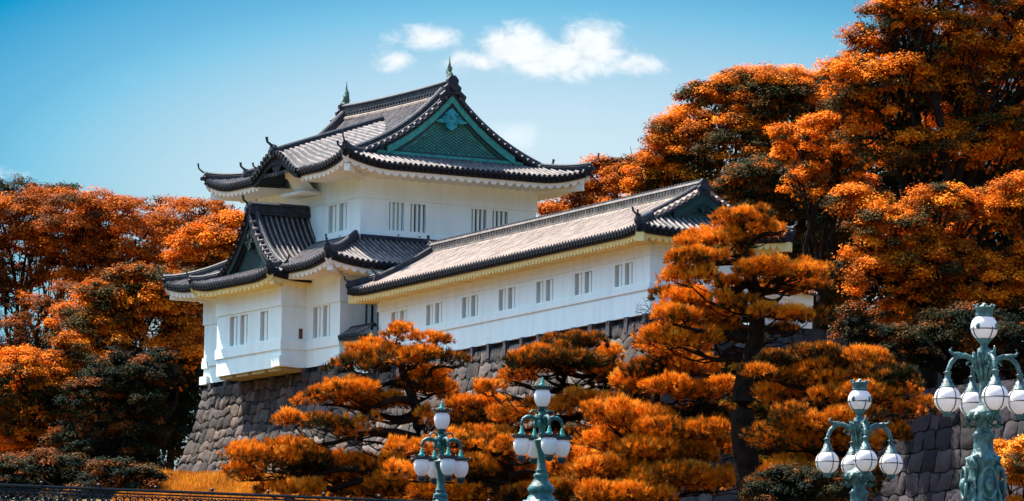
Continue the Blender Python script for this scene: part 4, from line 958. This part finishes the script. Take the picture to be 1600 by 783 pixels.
tree('tree', 'wide orange tree with tiered boughs above the right hand lamps', 286, 1450, [(1340, 330, 48, 36), (1400, 370, 64, 44), (1470, 330, 60, 40), (1380, 440, 56, 44), (1460, 420, 70, 50), (1540, 350, 66, 50), (1600, 330, 50, 60), (1440, 490, 70, 44), (1540, 450, 70, 56), (1620, 440, 50, 80), (1350, 400, 30, 34)], LEAF, .5, 6, puff=.75, leaf=.175, tmean=.66, tvar=.2, cover=1.9, zoff=27, green=0.18)
tree('tree', 'dark evergreen mass under the tiered tree behind the tallest lamp', 279, 1500, [(1400, 550, 60, 34), (1480, 560, 64, 40), (1560, 560, 66, 50), (1620, 600, 50, 60), (1340, 520, 40, 40), (1520, 520, 90, 34)], LEAFG, .4, 4, puff=.6, leaf=.16, tmean=.78, tvar=.22, zoff=26.9)
tree('shrub', 'orange pine shrub at the right edge behind the tallest lamp', 255, 1590, [(1575, 715, 30, 26), (1610, 730, 40, 44), (1580, 770, 44, 40)], NEEDLE, .15, 3, cat='shrub', puff=.45, leaf=.14, tmean=.72)

# ------------------------------------------------------------ pines
def needle_pad(c, rx, ry, rz, dens=46, ln=.26, wd=.05, tm=.62):
    area = pi * rx * ry * 1.6; nt = max(10, int(area * dens * .72))
    e = unit(rng.normal(size=(nt, 3)) + np.array([0, 0, .45])); e[:, 2] = np.where(e[:, 2] < -.5, -e[:, 2], e[:, 2])
    lump = 1 + .16 * np.sin(e[:, 0] * 6 + c[0]) * np.cos(e[:, 1] * 5 + c[1] * 2) + rng.normal(0, .06, nt)
    C = np.array(c) + e * np.array([rx, ry, rz]) * lump[:, None] * rng.uniform(.7, 1., (nt, 1)); tn = tm - .08 + rng.normal(0, .13, nt) + .27 * e[:, 2]  # tone rises with height: lit tops and shaded undersides painted into the needles
    K = 13; idx = np.repeat(np.arange(nt), K); n = len(idx)
    D = unit(unit(e[idx] * np.array([.8, .8, 1.2])) * .9 + np.array([0, 0, .75]) + rng.normal(0, .52, (n, 3)))
    l = ln * rng.uniform(.65, 1.2, n)[:, None]; sd = unit(np.cross(D, rng.normal(size=(n, 3)))) * wd * .5
    B = C[idx] + rng.normal(0, .03, (n, 3))
    return np.stack([B + sd, B - sd, B + D * l], 1).reshape(-1, 3), tn[idx] + rng.normal(0, .06, n)
def pine(label, Y, trunk, rad, pads, tm=.62, depth=1.6, dens=46, dark=.16):
    k = Y / F; tp = [at(x, y, Y + dy) for x, y, dy in trunk]; b = tp[0].copy(); gz_ = ground_z(b[0], Y); 
    foot = np.array([b[0], b[1], gz_ - .1]); root = empty('pine_tree', tuple(foot), label, 'tree')
    m = MB(); full = [foot] + tp; P_ = []
    for i in range(len(full) - 1):
        for t in np.linspace(0, 1, 4, endpoint=False): P_.append(full[i] * (1 - t) + full[i + 1] * t)
    P_.append(full[-1]); Pn = np.array(P_)
    for _ in range(3): Pn[1:-1] = (Pn[:-2] + 2 * Pn[1:-1] + Pn[2:]) / 4
    m.tube(list(Pn), [rad * (1.25 if i == 0 else 1) * (1 - .75 * i / len(Pn)) for i in range(len(Pn))], 10)
    Vs, Ts = [], []
    for (x, y, w_, h_) in pads:
        dy = rnd.uniform(-depth, depth); c = at(x, y, Y + dy); rx = w_ * k * .56; rz = h_ * k * .50; ry = max(rx * .85, .8)
        # each pad is a cluster of smaller cushions
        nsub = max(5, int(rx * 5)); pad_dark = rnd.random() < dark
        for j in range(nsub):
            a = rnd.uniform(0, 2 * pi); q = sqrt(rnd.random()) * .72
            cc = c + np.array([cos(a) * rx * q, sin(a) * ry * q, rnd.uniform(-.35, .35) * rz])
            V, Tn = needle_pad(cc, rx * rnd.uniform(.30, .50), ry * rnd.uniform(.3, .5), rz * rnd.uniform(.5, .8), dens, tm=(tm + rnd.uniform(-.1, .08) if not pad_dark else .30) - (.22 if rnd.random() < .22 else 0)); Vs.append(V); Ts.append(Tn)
        dist = [np.linalg.norm((p - (c - np.array([0, 0, .8]))) * np.array([.6, .6, 1.4])) for p in Pn]; i = max(2, int(np.argmin(dist)))
        e = c - np.array([0, 0, rz * .55]); bp = branch_path(Pn[i], e, -.06, 7, .8); r0 = min(rad * .5, .05 + .055 * np.linalg.norm(Pn[i] - e)); m.tube(bp, list(np.linspace(r0, .035, len(bp))), 7)
        for j in range(5):
            a = rnd.uniform(0, 2 * pi); s = bp[rnd.randint(3, 7)]; e2 = c + np.array([cos(a) * rx * .75, sin(a) * ry * .75, -rz * .2]); t2 = branch_path(s, e2, -.03, 4, .6); m.tube(t2, list(np.linspace(.045, .015, len(t2))), 5)
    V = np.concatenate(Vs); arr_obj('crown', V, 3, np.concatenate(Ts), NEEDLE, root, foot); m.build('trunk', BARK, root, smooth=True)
    return root
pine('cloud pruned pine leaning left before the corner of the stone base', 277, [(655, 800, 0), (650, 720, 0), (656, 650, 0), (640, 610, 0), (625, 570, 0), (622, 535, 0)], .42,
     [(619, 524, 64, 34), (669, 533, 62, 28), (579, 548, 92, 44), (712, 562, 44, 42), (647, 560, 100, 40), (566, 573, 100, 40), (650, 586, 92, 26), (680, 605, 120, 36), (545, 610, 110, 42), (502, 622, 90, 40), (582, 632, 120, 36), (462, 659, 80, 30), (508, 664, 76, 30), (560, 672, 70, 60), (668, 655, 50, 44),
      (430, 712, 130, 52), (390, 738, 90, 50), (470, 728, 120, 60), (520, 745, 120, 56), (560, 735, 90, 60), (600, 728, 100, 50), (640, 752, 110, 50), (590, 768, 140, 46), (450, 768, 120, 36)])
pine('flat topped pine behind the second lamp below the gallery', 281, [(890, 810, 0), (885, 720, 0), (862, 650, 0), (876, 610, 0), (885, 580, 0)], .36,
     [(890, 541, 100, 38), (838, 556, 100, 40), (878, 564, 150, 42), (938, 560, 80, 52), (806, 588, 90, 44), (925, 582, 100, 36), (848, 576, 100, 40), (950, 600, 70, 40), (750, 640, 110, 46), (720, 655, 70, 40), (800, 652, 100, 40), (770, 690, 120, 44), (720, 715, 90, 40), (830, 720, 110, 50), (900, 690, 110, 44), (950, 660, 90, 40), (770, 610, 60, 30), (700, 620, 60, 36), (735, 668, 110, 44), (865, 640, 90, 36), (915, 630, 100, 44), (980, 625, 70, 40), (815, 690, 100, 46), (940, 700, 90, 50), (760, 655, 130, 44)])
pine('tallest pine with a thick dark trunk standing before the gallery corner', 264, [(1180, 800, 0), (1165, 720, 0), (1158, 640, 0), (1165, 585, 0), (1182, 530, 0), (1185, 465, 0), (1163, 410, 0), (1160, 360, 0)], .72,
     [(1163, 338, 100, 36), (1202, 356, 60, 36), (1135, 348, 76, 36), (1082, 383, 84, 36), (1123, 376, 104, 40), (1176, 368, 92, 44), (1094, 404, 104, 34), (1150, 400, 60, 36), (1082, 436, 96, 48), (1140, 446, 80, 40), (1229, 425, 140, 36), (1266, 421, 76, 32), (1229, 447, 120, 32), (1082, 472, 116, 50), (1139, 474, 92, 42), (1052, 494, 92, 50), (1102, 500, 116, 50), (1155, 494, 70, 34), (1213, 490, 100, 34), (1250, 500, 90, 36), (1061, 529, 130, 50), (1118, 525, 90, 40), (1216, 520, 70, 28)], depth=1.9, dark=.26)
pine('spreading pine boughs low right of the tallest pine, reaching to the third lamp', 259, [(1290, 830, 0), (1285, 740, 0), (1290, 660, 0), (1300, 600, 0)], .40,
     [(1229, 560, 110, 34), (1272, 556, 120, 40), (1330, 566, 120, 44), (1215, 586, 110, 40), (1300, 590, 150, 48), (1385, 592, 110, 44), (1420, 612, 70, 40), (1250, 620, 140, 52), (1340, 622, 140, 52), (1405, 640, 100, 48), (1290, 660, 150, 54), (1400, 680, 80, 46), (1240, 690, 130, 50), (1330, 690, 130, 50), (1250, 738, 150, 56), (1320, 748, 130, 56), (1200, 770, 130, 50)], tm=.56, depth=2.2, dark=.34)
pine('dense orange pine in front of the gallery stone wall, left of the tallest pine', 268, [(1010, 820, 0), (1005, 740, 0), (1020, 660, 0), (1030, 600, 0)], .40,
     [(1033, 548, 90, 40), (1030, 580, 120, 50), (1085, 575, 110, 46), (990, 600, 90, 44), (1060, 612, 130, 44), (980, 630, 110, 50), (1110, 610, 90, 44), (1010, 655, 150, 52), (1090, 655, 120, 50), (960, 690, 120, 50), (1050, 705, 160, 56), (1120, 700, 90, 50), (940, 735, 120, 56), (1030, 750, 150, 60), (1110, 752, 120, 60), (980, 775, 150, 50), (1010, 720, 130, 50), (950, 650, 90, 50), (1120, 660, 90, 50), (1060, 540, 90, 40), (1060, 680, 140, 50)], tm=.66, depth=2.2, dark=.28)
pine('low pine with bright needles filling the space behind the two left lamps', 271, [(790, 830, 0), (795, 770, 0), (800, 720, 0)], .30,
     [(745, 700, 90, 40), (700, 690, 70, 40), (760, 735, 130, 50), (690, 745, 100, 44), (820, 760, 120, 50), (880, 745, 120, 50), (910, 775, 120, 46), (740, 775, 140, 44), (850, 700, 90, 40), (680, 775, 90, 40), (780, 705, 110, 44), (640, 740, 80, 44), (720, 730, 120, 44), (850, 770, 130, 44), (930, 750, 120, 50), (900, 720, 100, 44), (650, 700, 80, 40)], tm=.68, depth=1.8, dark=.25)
tree('hedge', 'dark clipped shrubs at the bottom between the big pine trunk and the third lamp', 252, 1250, [(1230, 762, 60, 30), (1290, 770, 60, 34), (1200, 780, 40, 20)], LEAFG, .12, 2, cat='shrub', puff=.45, leaf=.13, tmean=.72)
tree('shrub', 'dark evergreen shrubbery in the shade behind the pines and the two left lamps', 289, 820, [(740, 700, 70, 34), (820, 720, 80, 40), (900, 700, 70, 40), (780, 760, 90, 36), (880, 770, 90, 40), (650, 760, 80, 30)], LEAFG, .15, 3, cat='shrub', puff=.55, leaf=.16, tmean=.62, tvar=.25, up=.6)
tree('shrub', 'dark evergreen shrubbery in the shade behind the trunk of the tallest pine', 286, 1080, [(980, 690, 70, 50), (1060, 660, 80, 60), (1140, 690, 80, 50), (1000, 760, 90, 40), (1110, 750, 90, 50), (1210, 660, 60, 50), (1220, 740, 70, 50), (1290, 640, 70, 40), (1330, 700, 60, 50)], LEAFG, .15, 3, cat='shrub', puff=.55, leaf=.16, tmean=.55, tvar=.25, up=.6)
tree('shrub', 'golden orange thicket filling the gaps behind the low pine boughs at lower right', 283, 1260, [(1120, 600, 60, 40), (1200, 600, 70, 44), (1290, 610, 70, 44), (1370, 620, 60, 40), (1150, 660, 60, 44), (1240, 670, 70, 44), (1330, 670, 60, 44), (1400, 660, 40, 36), (1130, 730, 60, 50), (1220, 740, 70, 44), (1320, 740, 60, 44)], NEEDLE, .15, 3, cat='shrub', puff=.5, leaf=.16, tmean=.52, tvar=.2, green=.3)
# bare twiggy bush at the gallery's near corner
bt = empty('bare_bush', tuple(at(1020, 505, 279)), 'leafless twiggy bush at the near corner of the gallery', 'shrub'); m = MB(); b0 = at(1020, 520, 279)
for k in range(6):
    e = b0 + np.array([rnd.uniform(-1.9, .9), rnd.uniform(-.4, .4), rnd.uniform(.4, 1.3)]); bp = branch_path(b0, e, .08, 6, .9); m.tube(bp, list(np.linspace(.03, .008, len(bp))), 5)
    for j in range(5):
        s = bp[rnd.randint(2, 6)]; e2 = s + np.array([rnd.uniform(-.8, .6), rnd.uniform(-.3, .3), rnd.uniform(-.05, .6)]); t2 = branch_path(s, e2, 0, 4, .8); m.tube(t2, list(np.linspace(.014, .005, len(t2))), 4)
m.build('branches', BARK, bt)

# grass on the bank
n = 90000; gx = rng.uniform(-19, 3, n); gy = rng.uniform(282, 308, n); gzv = np.array([ground_z(a, b) for a, b in zip(gx, gy)])
B = np.stack([gx, gy, gzv], 1); D = unit(np.array([.15, 0, 1.]) + rng.normal(0, .3, (n, 3))); sd = unit(np.cross(D, rng.normal(size=(n, 3)))) * .035
V = np.stack([B + sd, B - sd, B + D * rng.uniform(.22, .55, (n, 1))], 1).reshape(-1, 3)
tag(arr_obj('grass', V, 3, np.clip(.55 + .25 * np.sin(gx * 1.7 + gy) * np.cos(gy * 1.3 - gx * .6) + rng.normal(0, .2, n), 0, 1), GRASS), 'orange dry grass on the bank at the foot of the stone base', 'grass', kind='stuff')

# ============================================================ iron fence and bridge
fence = empty('iron_fence', tuple(at(300, 800, 161)), 'black ornamental iron fence with ball topped posts along the bottom left', 'fence')
f0, f1 = at(-60, 757, 159.7), at(900, 757, 165.5); zt_ = at(0, 757.5, 160.)[2]; f0[2] = f1[2] = zt_
fd = (f1 - f0); fl = np.linalg.norm(fd); fd = fd / fl; fn = np.array([-fd[1], fd[0], 0])
FP = lambda s, d, z: f0 + fd * s + fn * d + np.array([0, 0, z])
m = MB()
for z, r_ in ((0, .045), (-.10, .026), (-.95, .03)): m.mark(); m.tube([FP(0, 0, z), FP(fl, 0, z)], r_, 6)
m.pieces('rail', IRON, fence)
def ring(mb, s, z, r_, t, n=14, a0=0, a1=2 * pi):
    mb.tube([FP(s + r_ * cos(a), 0, z + r_ * sin(a)) for a in np.linspace(a0, a1, n)], t, 5, up=tuple(fn))
sp = 1.6; s = .62
while s < fl:
    pm = MB(); pm.tube([FP(s, 0, -1.05), FP(s, 0, .03)], .045, 8); pm.ball(FP(s, 0, .10), .05); pm.tube([FP(s, 0, .03), FP(s, 0, .06)], .06, 8); pm.tube([FP(s, 0, .17), FP(s, 0, .22)], [.03, .008], 6)
    pm.build('post', IRON, fence)
    if s + sp < fl + .5:
        sm = MB()
        for c in np.arange(.2, 1.5, .4):
            ring(sm, s + c, -.28, .115, .021); ring(sm, s + c, -.28, .05, .018, 9)
            ring(sm, s + c, -.52, .115, .021); ring(sm, s + c - .0, -.76, .115, .021); ring(sm, s + c, -.52, .04, .018, 8)
            for sg in (-1, 1):
                P0 = [FP(s + c + sg * (.13 + .07 * (1 - t / 7) * cos(t)), 0, -.40 + .07 * (1 - t / 7) * sin(t)) for t in np.linspace(0, 6, 10)]; sm.tube(P0, .020, 5, up=tuple(fn))
                P0 = [FP(s + c + sg * (.13 + .06 * (1 - t / 7) * cos(t)), 0, -.17 - .05 * (1 - t / 7) * sin(t)) for t in np.linspace(0, 6, 10)]; sm.tube(P0, .019, 5, up=tuple(fn))
                sm.tube([FP(s + c, 0, -.40), FP(s + c + sg * .2, 0, -.14)], .016, 4); sm.tube([FP(s + c, 0, -.40), FP(s + c + sg * .2, 0, -.66)], .016, 4)
        sm.tube([FP(s + .8, 0, -.95), FP(s + .8, 0, 0)], .02, 5)
        sm.build('scroll_panel', IRON, fence)
    s += sp
bridge = empty('iron_bridge', tuple(FP(fl / 2, 0, -1.2)), 'dark iron bridge deck carrying the fence', 'bridge'); m = MB()
bfr = mkframe(f0, atan2(fd[1], fd[0])); bf = lambda a, b, z: bfr(b, a, z)
m.box(bf, -3, fl + 6, -.4, 5, zt_ - 1.35, zt_ - 1.0); m.box(bf, -3, fl + 6, -.2, .1, zt_ - 2.6, zt_ - 1.352); m.build('deck', IRON, bridge)
m = MB()
for s in (-1.5, fl + 4): m.mark(); m.box(bf, s - 1, s + 1, 0.2, 4.8, -1, zt_ - 1.352)
m.pieces('pier', CONC, bridge)

# ============================================================ lamps
def egg(mb, c, r, hgt, mi=0):
    """milk glass lamp bowl, widest above the middle, c = top centre"""
    pr_ = [(.62, 0), (.80, -.06), (.93, -.18), (1., -.34), (.985, -.5), (.90, -.68), (.76, -.84), (.58, -.96), (.50, -1.0)]
    mb.lathe(c, [(a * r, z * hgt) for a, z in pr_], 24, mi)
def ovoid_lamp(tip, ang, label):
    x, y, zt = tip; root = empty('street_lamp', (x, y, zt - 4.6), label, 'lamp', 'green bronze lamps with milk glass bowls')
    c = lambda dz: (x, y, zt - dz)
    m = MB(); m.lathe(c(4.6), [(.62, 0), (.62, .12), (.56, .16), (.56, .35), (.52, .45), (.52, 1.05), (.56, 1.12), (.50, 1.2), (.36, 1.26), (.34, 1.34), (.28, 1.4), (.33, 1.46), (.36, 1.54), (.30, 1.64), (.22, 1.74), (.17, 1.84), (.2, 1.88), (.2, 1.94), (.13, 1.98), (.15, 2.02), (.15, 2.06), (.115, 2.1), (.105, 2.4), (.125, 2.6), (.17, 2.75), (.2, 2.84), (.2, 2.88), (.1, 2.9), (.085, 2.95), (.085, 3.2), (.12, 3.25), (.13, 3.4), (.09, 3.5), (.10, 3.6), (.07, 3.68), (.10, 3.74)], 20, amp=.05, lobes=8)
    for k in range(4):
        a = ang + pi / 4 + k * pi / 2
        for (rr, z0) in ((.17, 1.28), (.15, 1.12)): m.ball((x + rr * cos(a), y + rr * sin(a), zt - z0), .075, sz=1.3)
    for k in range(8): a = k * pi / 4; m.ball((x + .5 * cos(a) * .9, y + .45 * sin(a), zt - 3.4), .05)
    m.build('column', BRONZE, root, smooth=True)
    def head(cx, cy, ztop, parent_name='lamp_head', top=False):
        g = MB(); egg(g, (cx, cy, ztop - (.36 if top else .27)), .225, .47); gl = g.build('globe', GLOBE, root, smooth=True)
        m = MB(); o_ = .08 if top else 0.
        m.lathe((cx, cy, ztop - .22 - o_), [(.02, .26), (.035, .24), (.03, .2), (.06, .17), (.05, .12), (.09, .09), (.10, .0)], 12); m.build('cap', COPPERL, gl, smooth=True)
        m = MB(); m.lathe((cx, cy, ztop - .30 - o_), [(.14, 0), (.20, .02), (.275, .06), (.275, .085), (.12, .10)], 20)
        for k in range(10): a = k * pi / 5; m.ball((cx + .275 * cos(a), cy + .275 * sin(a), ztop - .2 - o_), .025, seg=6)
        m.build('shade_ring', BRONZED, gl); m = MB(); m.lathe((cx, cy, ztop - .36 - o_ - .46), [(.06, -.10), (.09, -.06), (.13, 0), (.125, .05)], 14); m.build('bowl_cup', BRONZED, gl)
    head(x, y, zt, top=True)
    m = MB(); m.lathe(c(.92), [(.08, -.05), (.10, 0), (.13, .06), (.13, .09)], 14); m.build('collar', BRONZED, root)
    R_ = .58
    for k in range(4):
        a = ang + k * pi / 2; d = np.array([cos(a), sin(a), 0]); o = np.array([x, y, zt])
        P = lambda r_, z: o + d * r_ - np.array([0, 0, z])
        m = MB(); m.tube([P(.06, 1.30), P(.16, 1.17), P(.30, 1.12), P(.44, 1.12), P(.54, 1.18), P(.58, 1.30), P(.58, 1.44)], [.05, .055, .06, .058, .05, .045, .04], 8)
        ax = np.cross(d, (0, 0, 1.))
        m.tube([P(.24 + .11 * cos(t), 1.04 - .11 * sin(t)) for t in np.linspace(0, 2 * pi, 14)], .024, 6, up=tuple(ax))
        m.tube([P(.14 + .06 * cos(t), 1.22 - .07 * sin(t)) for t in np.linspace(0, 2 * pi, 10)], .02, 6, up=tuple(ax))
        m.build('arm', BRONZE, root, smooth=True); q = P(.58, 1.42); head(q[0], q[1], q[2])
    return root
tA = at(691, 625, 167.); tB = at(848, 588, 160.)
ovoid_lamp(tA, radians(20), 'smaller leftmost green lamp with egg shaped bowls, in front of the leaning pine')
ovoid_lamp(tB, radians(20), 'green lamp with egg shaped bowls standing second from left, below the flat topped pine')
def round_lamp(tip, ang, label):
    x, y, zt = tip; base = zt - 4.4; root = empty('street_lamp', (x, y, base), label, 'lamp', 'tall bronze lamps with round caged globes'); o = np.array([x, y, zt])
    m = MB(); m.lathe((x, y, base), [(.52, 0), (.52, .2), (.46, .26), (.44, .5), (.38, .8), (.34, 1.0), (.28, 1.3), (.235, 1.55), (.215, 1.72), (.26, 1.80), (.27, 1.86), (.20, 1.92), (.17, 1.98), (.155, 2.05), (.155, 2.22), (.18, 2.26), (.14, 2.3), (.10, 2.36), (.10, 2.44), (.18, 2.5), (.26, 2.60), (.22, 2.66), (.12, 2.70), (.07, 2.76), (.08, 2.9), (.065, 3.1), (.075, 3.3), (.09, 3.45), (.11, 3.6), (.10, 3.68), (.06, 3.7), (.05, 3.8), (.10, 3.86)], 20, amp=.05, lobes=4)
    for k in range(8):   # drooping leaf swags of the bowl
        a = ang + k * pi / 4; d = np.array([cos(a), sin(a), 0])
        m.tube([o + d * r_ - np.array([0, 0, z]) for r_, z in ((.12, 1.78), (.20, 1.80), (.27, 1.86), (.28, 1.98), (.22, 2.02))], [.04, .05, .055, .045, .02], 6)
        m.tube([o + d * r_ - np.array([0, 0, z]) for r_, z in ((.06, 1.25), (.13, 1.0), (.15, .85), (.19, .78))], [.03, .035, .03, .02], 5)
    for k in range(4):   # volutes and shields of the pedestal
        a = ang + pi / 4 + k * pi / 2; d = np.array([cos(a), sin(a), 0])
        m.tube([o + d * r_ - np.array([0, 0, z]) for r_, z in ((.20, 2.50), (.29, 2.54), (.30, 2.66), (.24, 2.80), (.26, 3.05), (.33, 3.3), (.42, 3.5), (.44, 3.75), (.38, 3.8))], [.04, .055, .055, .04, .04, .05, .065, .06, .04], 7)
        a += pi / 4; d = np.array([cos(a), sin(a), 0]); s_ = np.array([-sin(a), cos(a), 0])
        m.tube([o + d * .31 + s_ * .13 * cos(t) - np.array([0, 0, 2.95 - .26 * sin(t)]) + d * .02 for t in np.linspace(0, 2 * pi, 16)], .028, 6, up=tuple(d)); m.ball(tuple(o + d * .33 - np.array([0, 0, 2.98])), .08, sz=1.5)
    m.build('column', BRONZEP, root, smooth=True)
    def globe(cx, cy, cz, hang):
        g = MB(); g.ball((cx, cy, cz), .225, seg=18); gl = g.build('globe', GLOBE, root, smooth=True)
        m = MB(); r_ = .229
        m.tube([np.array([cx + r_ * cos(t), cy + r_ * sin(t), cz + (0 if hang else -.03)]) for t in np.linspace(0, 2 * pi, 25)], .010, 5)
        for kk in range(2):
            a = ang + .35 + kk * pi / 2; d = np.array([cos(a), sin(a), 0])
            ts = np.linspace(0, 2 * pi, 25) if hang else np.linspace(pi, 2 * pi, 13)
            m.tube([np.array([cx, cy, cz]) + d * r_ * cos(t) + np.array([0, 0, r_ * sin(t)]) for t in ts], .010, 5, up=tuple(np.cross(d, (0, 0, 1.))))
        m.build('cage', BRONZED, gl)
        m = MB()
        if hang:
            m.lathe((cx, cy, cz + .175), [(.135, 0), (.13, .03), (.105, .04), (.105, .08), (.08, .09), (.075, .15), (.05, .16), (.05, .24), (.075, .26), (.03, .29)], 14)
            m.build('cap', BRONZEP, gl, smooth=True); m = MB(); m.lathe((cx, cy, cz - .27), [(.05, 0), (.07, .02), (.09, .055)], 10)
            for k in range(6): a = k * pi / 3; m.ball((cx + .06 * cos(a), cy + .06 * sin(a), cz - .275), .018, seg=5); pass
        else:
            m.lathe((cx, cy, cz + .17), [(.15, 0), (.14, .04), (.14, .11), (.17, .15), (.17, .165), (.1, .17), (.05, .2), (.02, .24)], 16)
            for k in range(8): a = k * pi / 4; m.ball((cx + .165 * cos(a), cy + .165 * sin(a), cz + .36), .024, seg=6)
            m.build('cap', BRONZEP, gl, smooth=True); m = MB(); m.lathe((cx, cy, cz - .40), [(.06, 0), (.045, .08), (.075, .14), (.12, .19), (.14, .215)], 14)
            for k in range(4):
                a = ang + pi / 4 + k * pi / 2; m.ball((cx + .215 * cos(a), cy + .215 * sin(a), cz + .01), .035, seg=6, sz=1.6)
        m.build('bottom_fitting', BRONZEP, gl, smooth=True)
    globe(x, y, zt - .37, False)
    for k in range(4):
        a = ang + k * pi / 2; d = np.array([cos(a), sin(a), 0]); P = lambda r_, z: o + d * r_ - np.array([0, 0, z]); m = MB()
        m.tube([P(.08, 1.02), P(.2, .90), P(.33, .84), P(.46, .86), P(.56, .96), P(.61, 1.08), P(.62, 1.20)], [.045, .045, .045, .045, .042, .04, .035], 8)
        m.tube([P(.34, .84), P(.46, .82), P(.54, .82), P(.585, .76), P(.55, .72)], [.04, .038, .03, .022, .012], 6)
        m.tube([P(.22 + .08 * (1 - t / 8) * cos(t), 1.0 - .08 * (1 - t / 8) * sin(t)) for t in np.linspace(0, 6, 12)], .018, 5, up=tuple(np.cross(d, (0, 0, 1.))))
        m.build('arm', BRONZEP, root, smooth=True); q = P(.62, 1.57); globe(q[0], q[1], q[2], True)
    return root
tC = at(1343.5, 595, 113.); tD = at(1538, 477, 97.2)
round_lamp(tC, radians(8), 'bronze lamp with round caged globes, the lower of the two on the right')
round_lamp(tD, radians(13), 'largest bronze lamp with round caged globes on a scrolled pedestal at the right edge')
# stone bridge below the right lamps, plinths under all lamps
sbm = empty('stone_bridge', (tC[0], 105, 0), 'pale stone bridge parapet carrying the tall round globed lamps', 'bridge')
m = MB(); idf = mkframe(np.array([0, 0, 0.]), 0)
fb = lambda a, b, z: np.array([a, b, z])
for t_ in (tC, tD): m.mark(); m.box(fb, t_[0] - .6, t_[0] + .6, t_[1] - .6, t_[1] + .6, 0, t_[2] - 4.4)
m.pieces('pier', CONC, sbm)
m = MB(); q = [np.array([tD[0], 88, tD[2] - 5.5]), np.array([tD[0], 97.2, tD[2] - 5.5]), np.array([tC[0], 113, tC[2] - 5.3]), np.array([tC[0], 124, tC[2] - 5.5])]
m.sweep(q, [(-.2, -1.5), (-.2, .3), (.2, .3), (.2, -1.5)]); m.build('parapet', CONC, sbm)
m = MB()
for t_ in (tA, tB): m.mark(); m.box(fb, t_[0] - .7, t_[0] + .7, t_[1] - .7, t_[1] + .7, zt_ - 1.0 if False else t_[2] - 5.6, t_[2] - 4.6)
m.pieces('lamp_plinth', CONC, bridge)
m = MB()
for t_ in (tA, tB): m.mark(); m.box(fb, t_[0] - .5, t_[0] + .5, t_[1] - .5, t_[1] + .5, -1, t_[2] - 5.602)
m.pieces('lamp_pier', CONC, bridge)
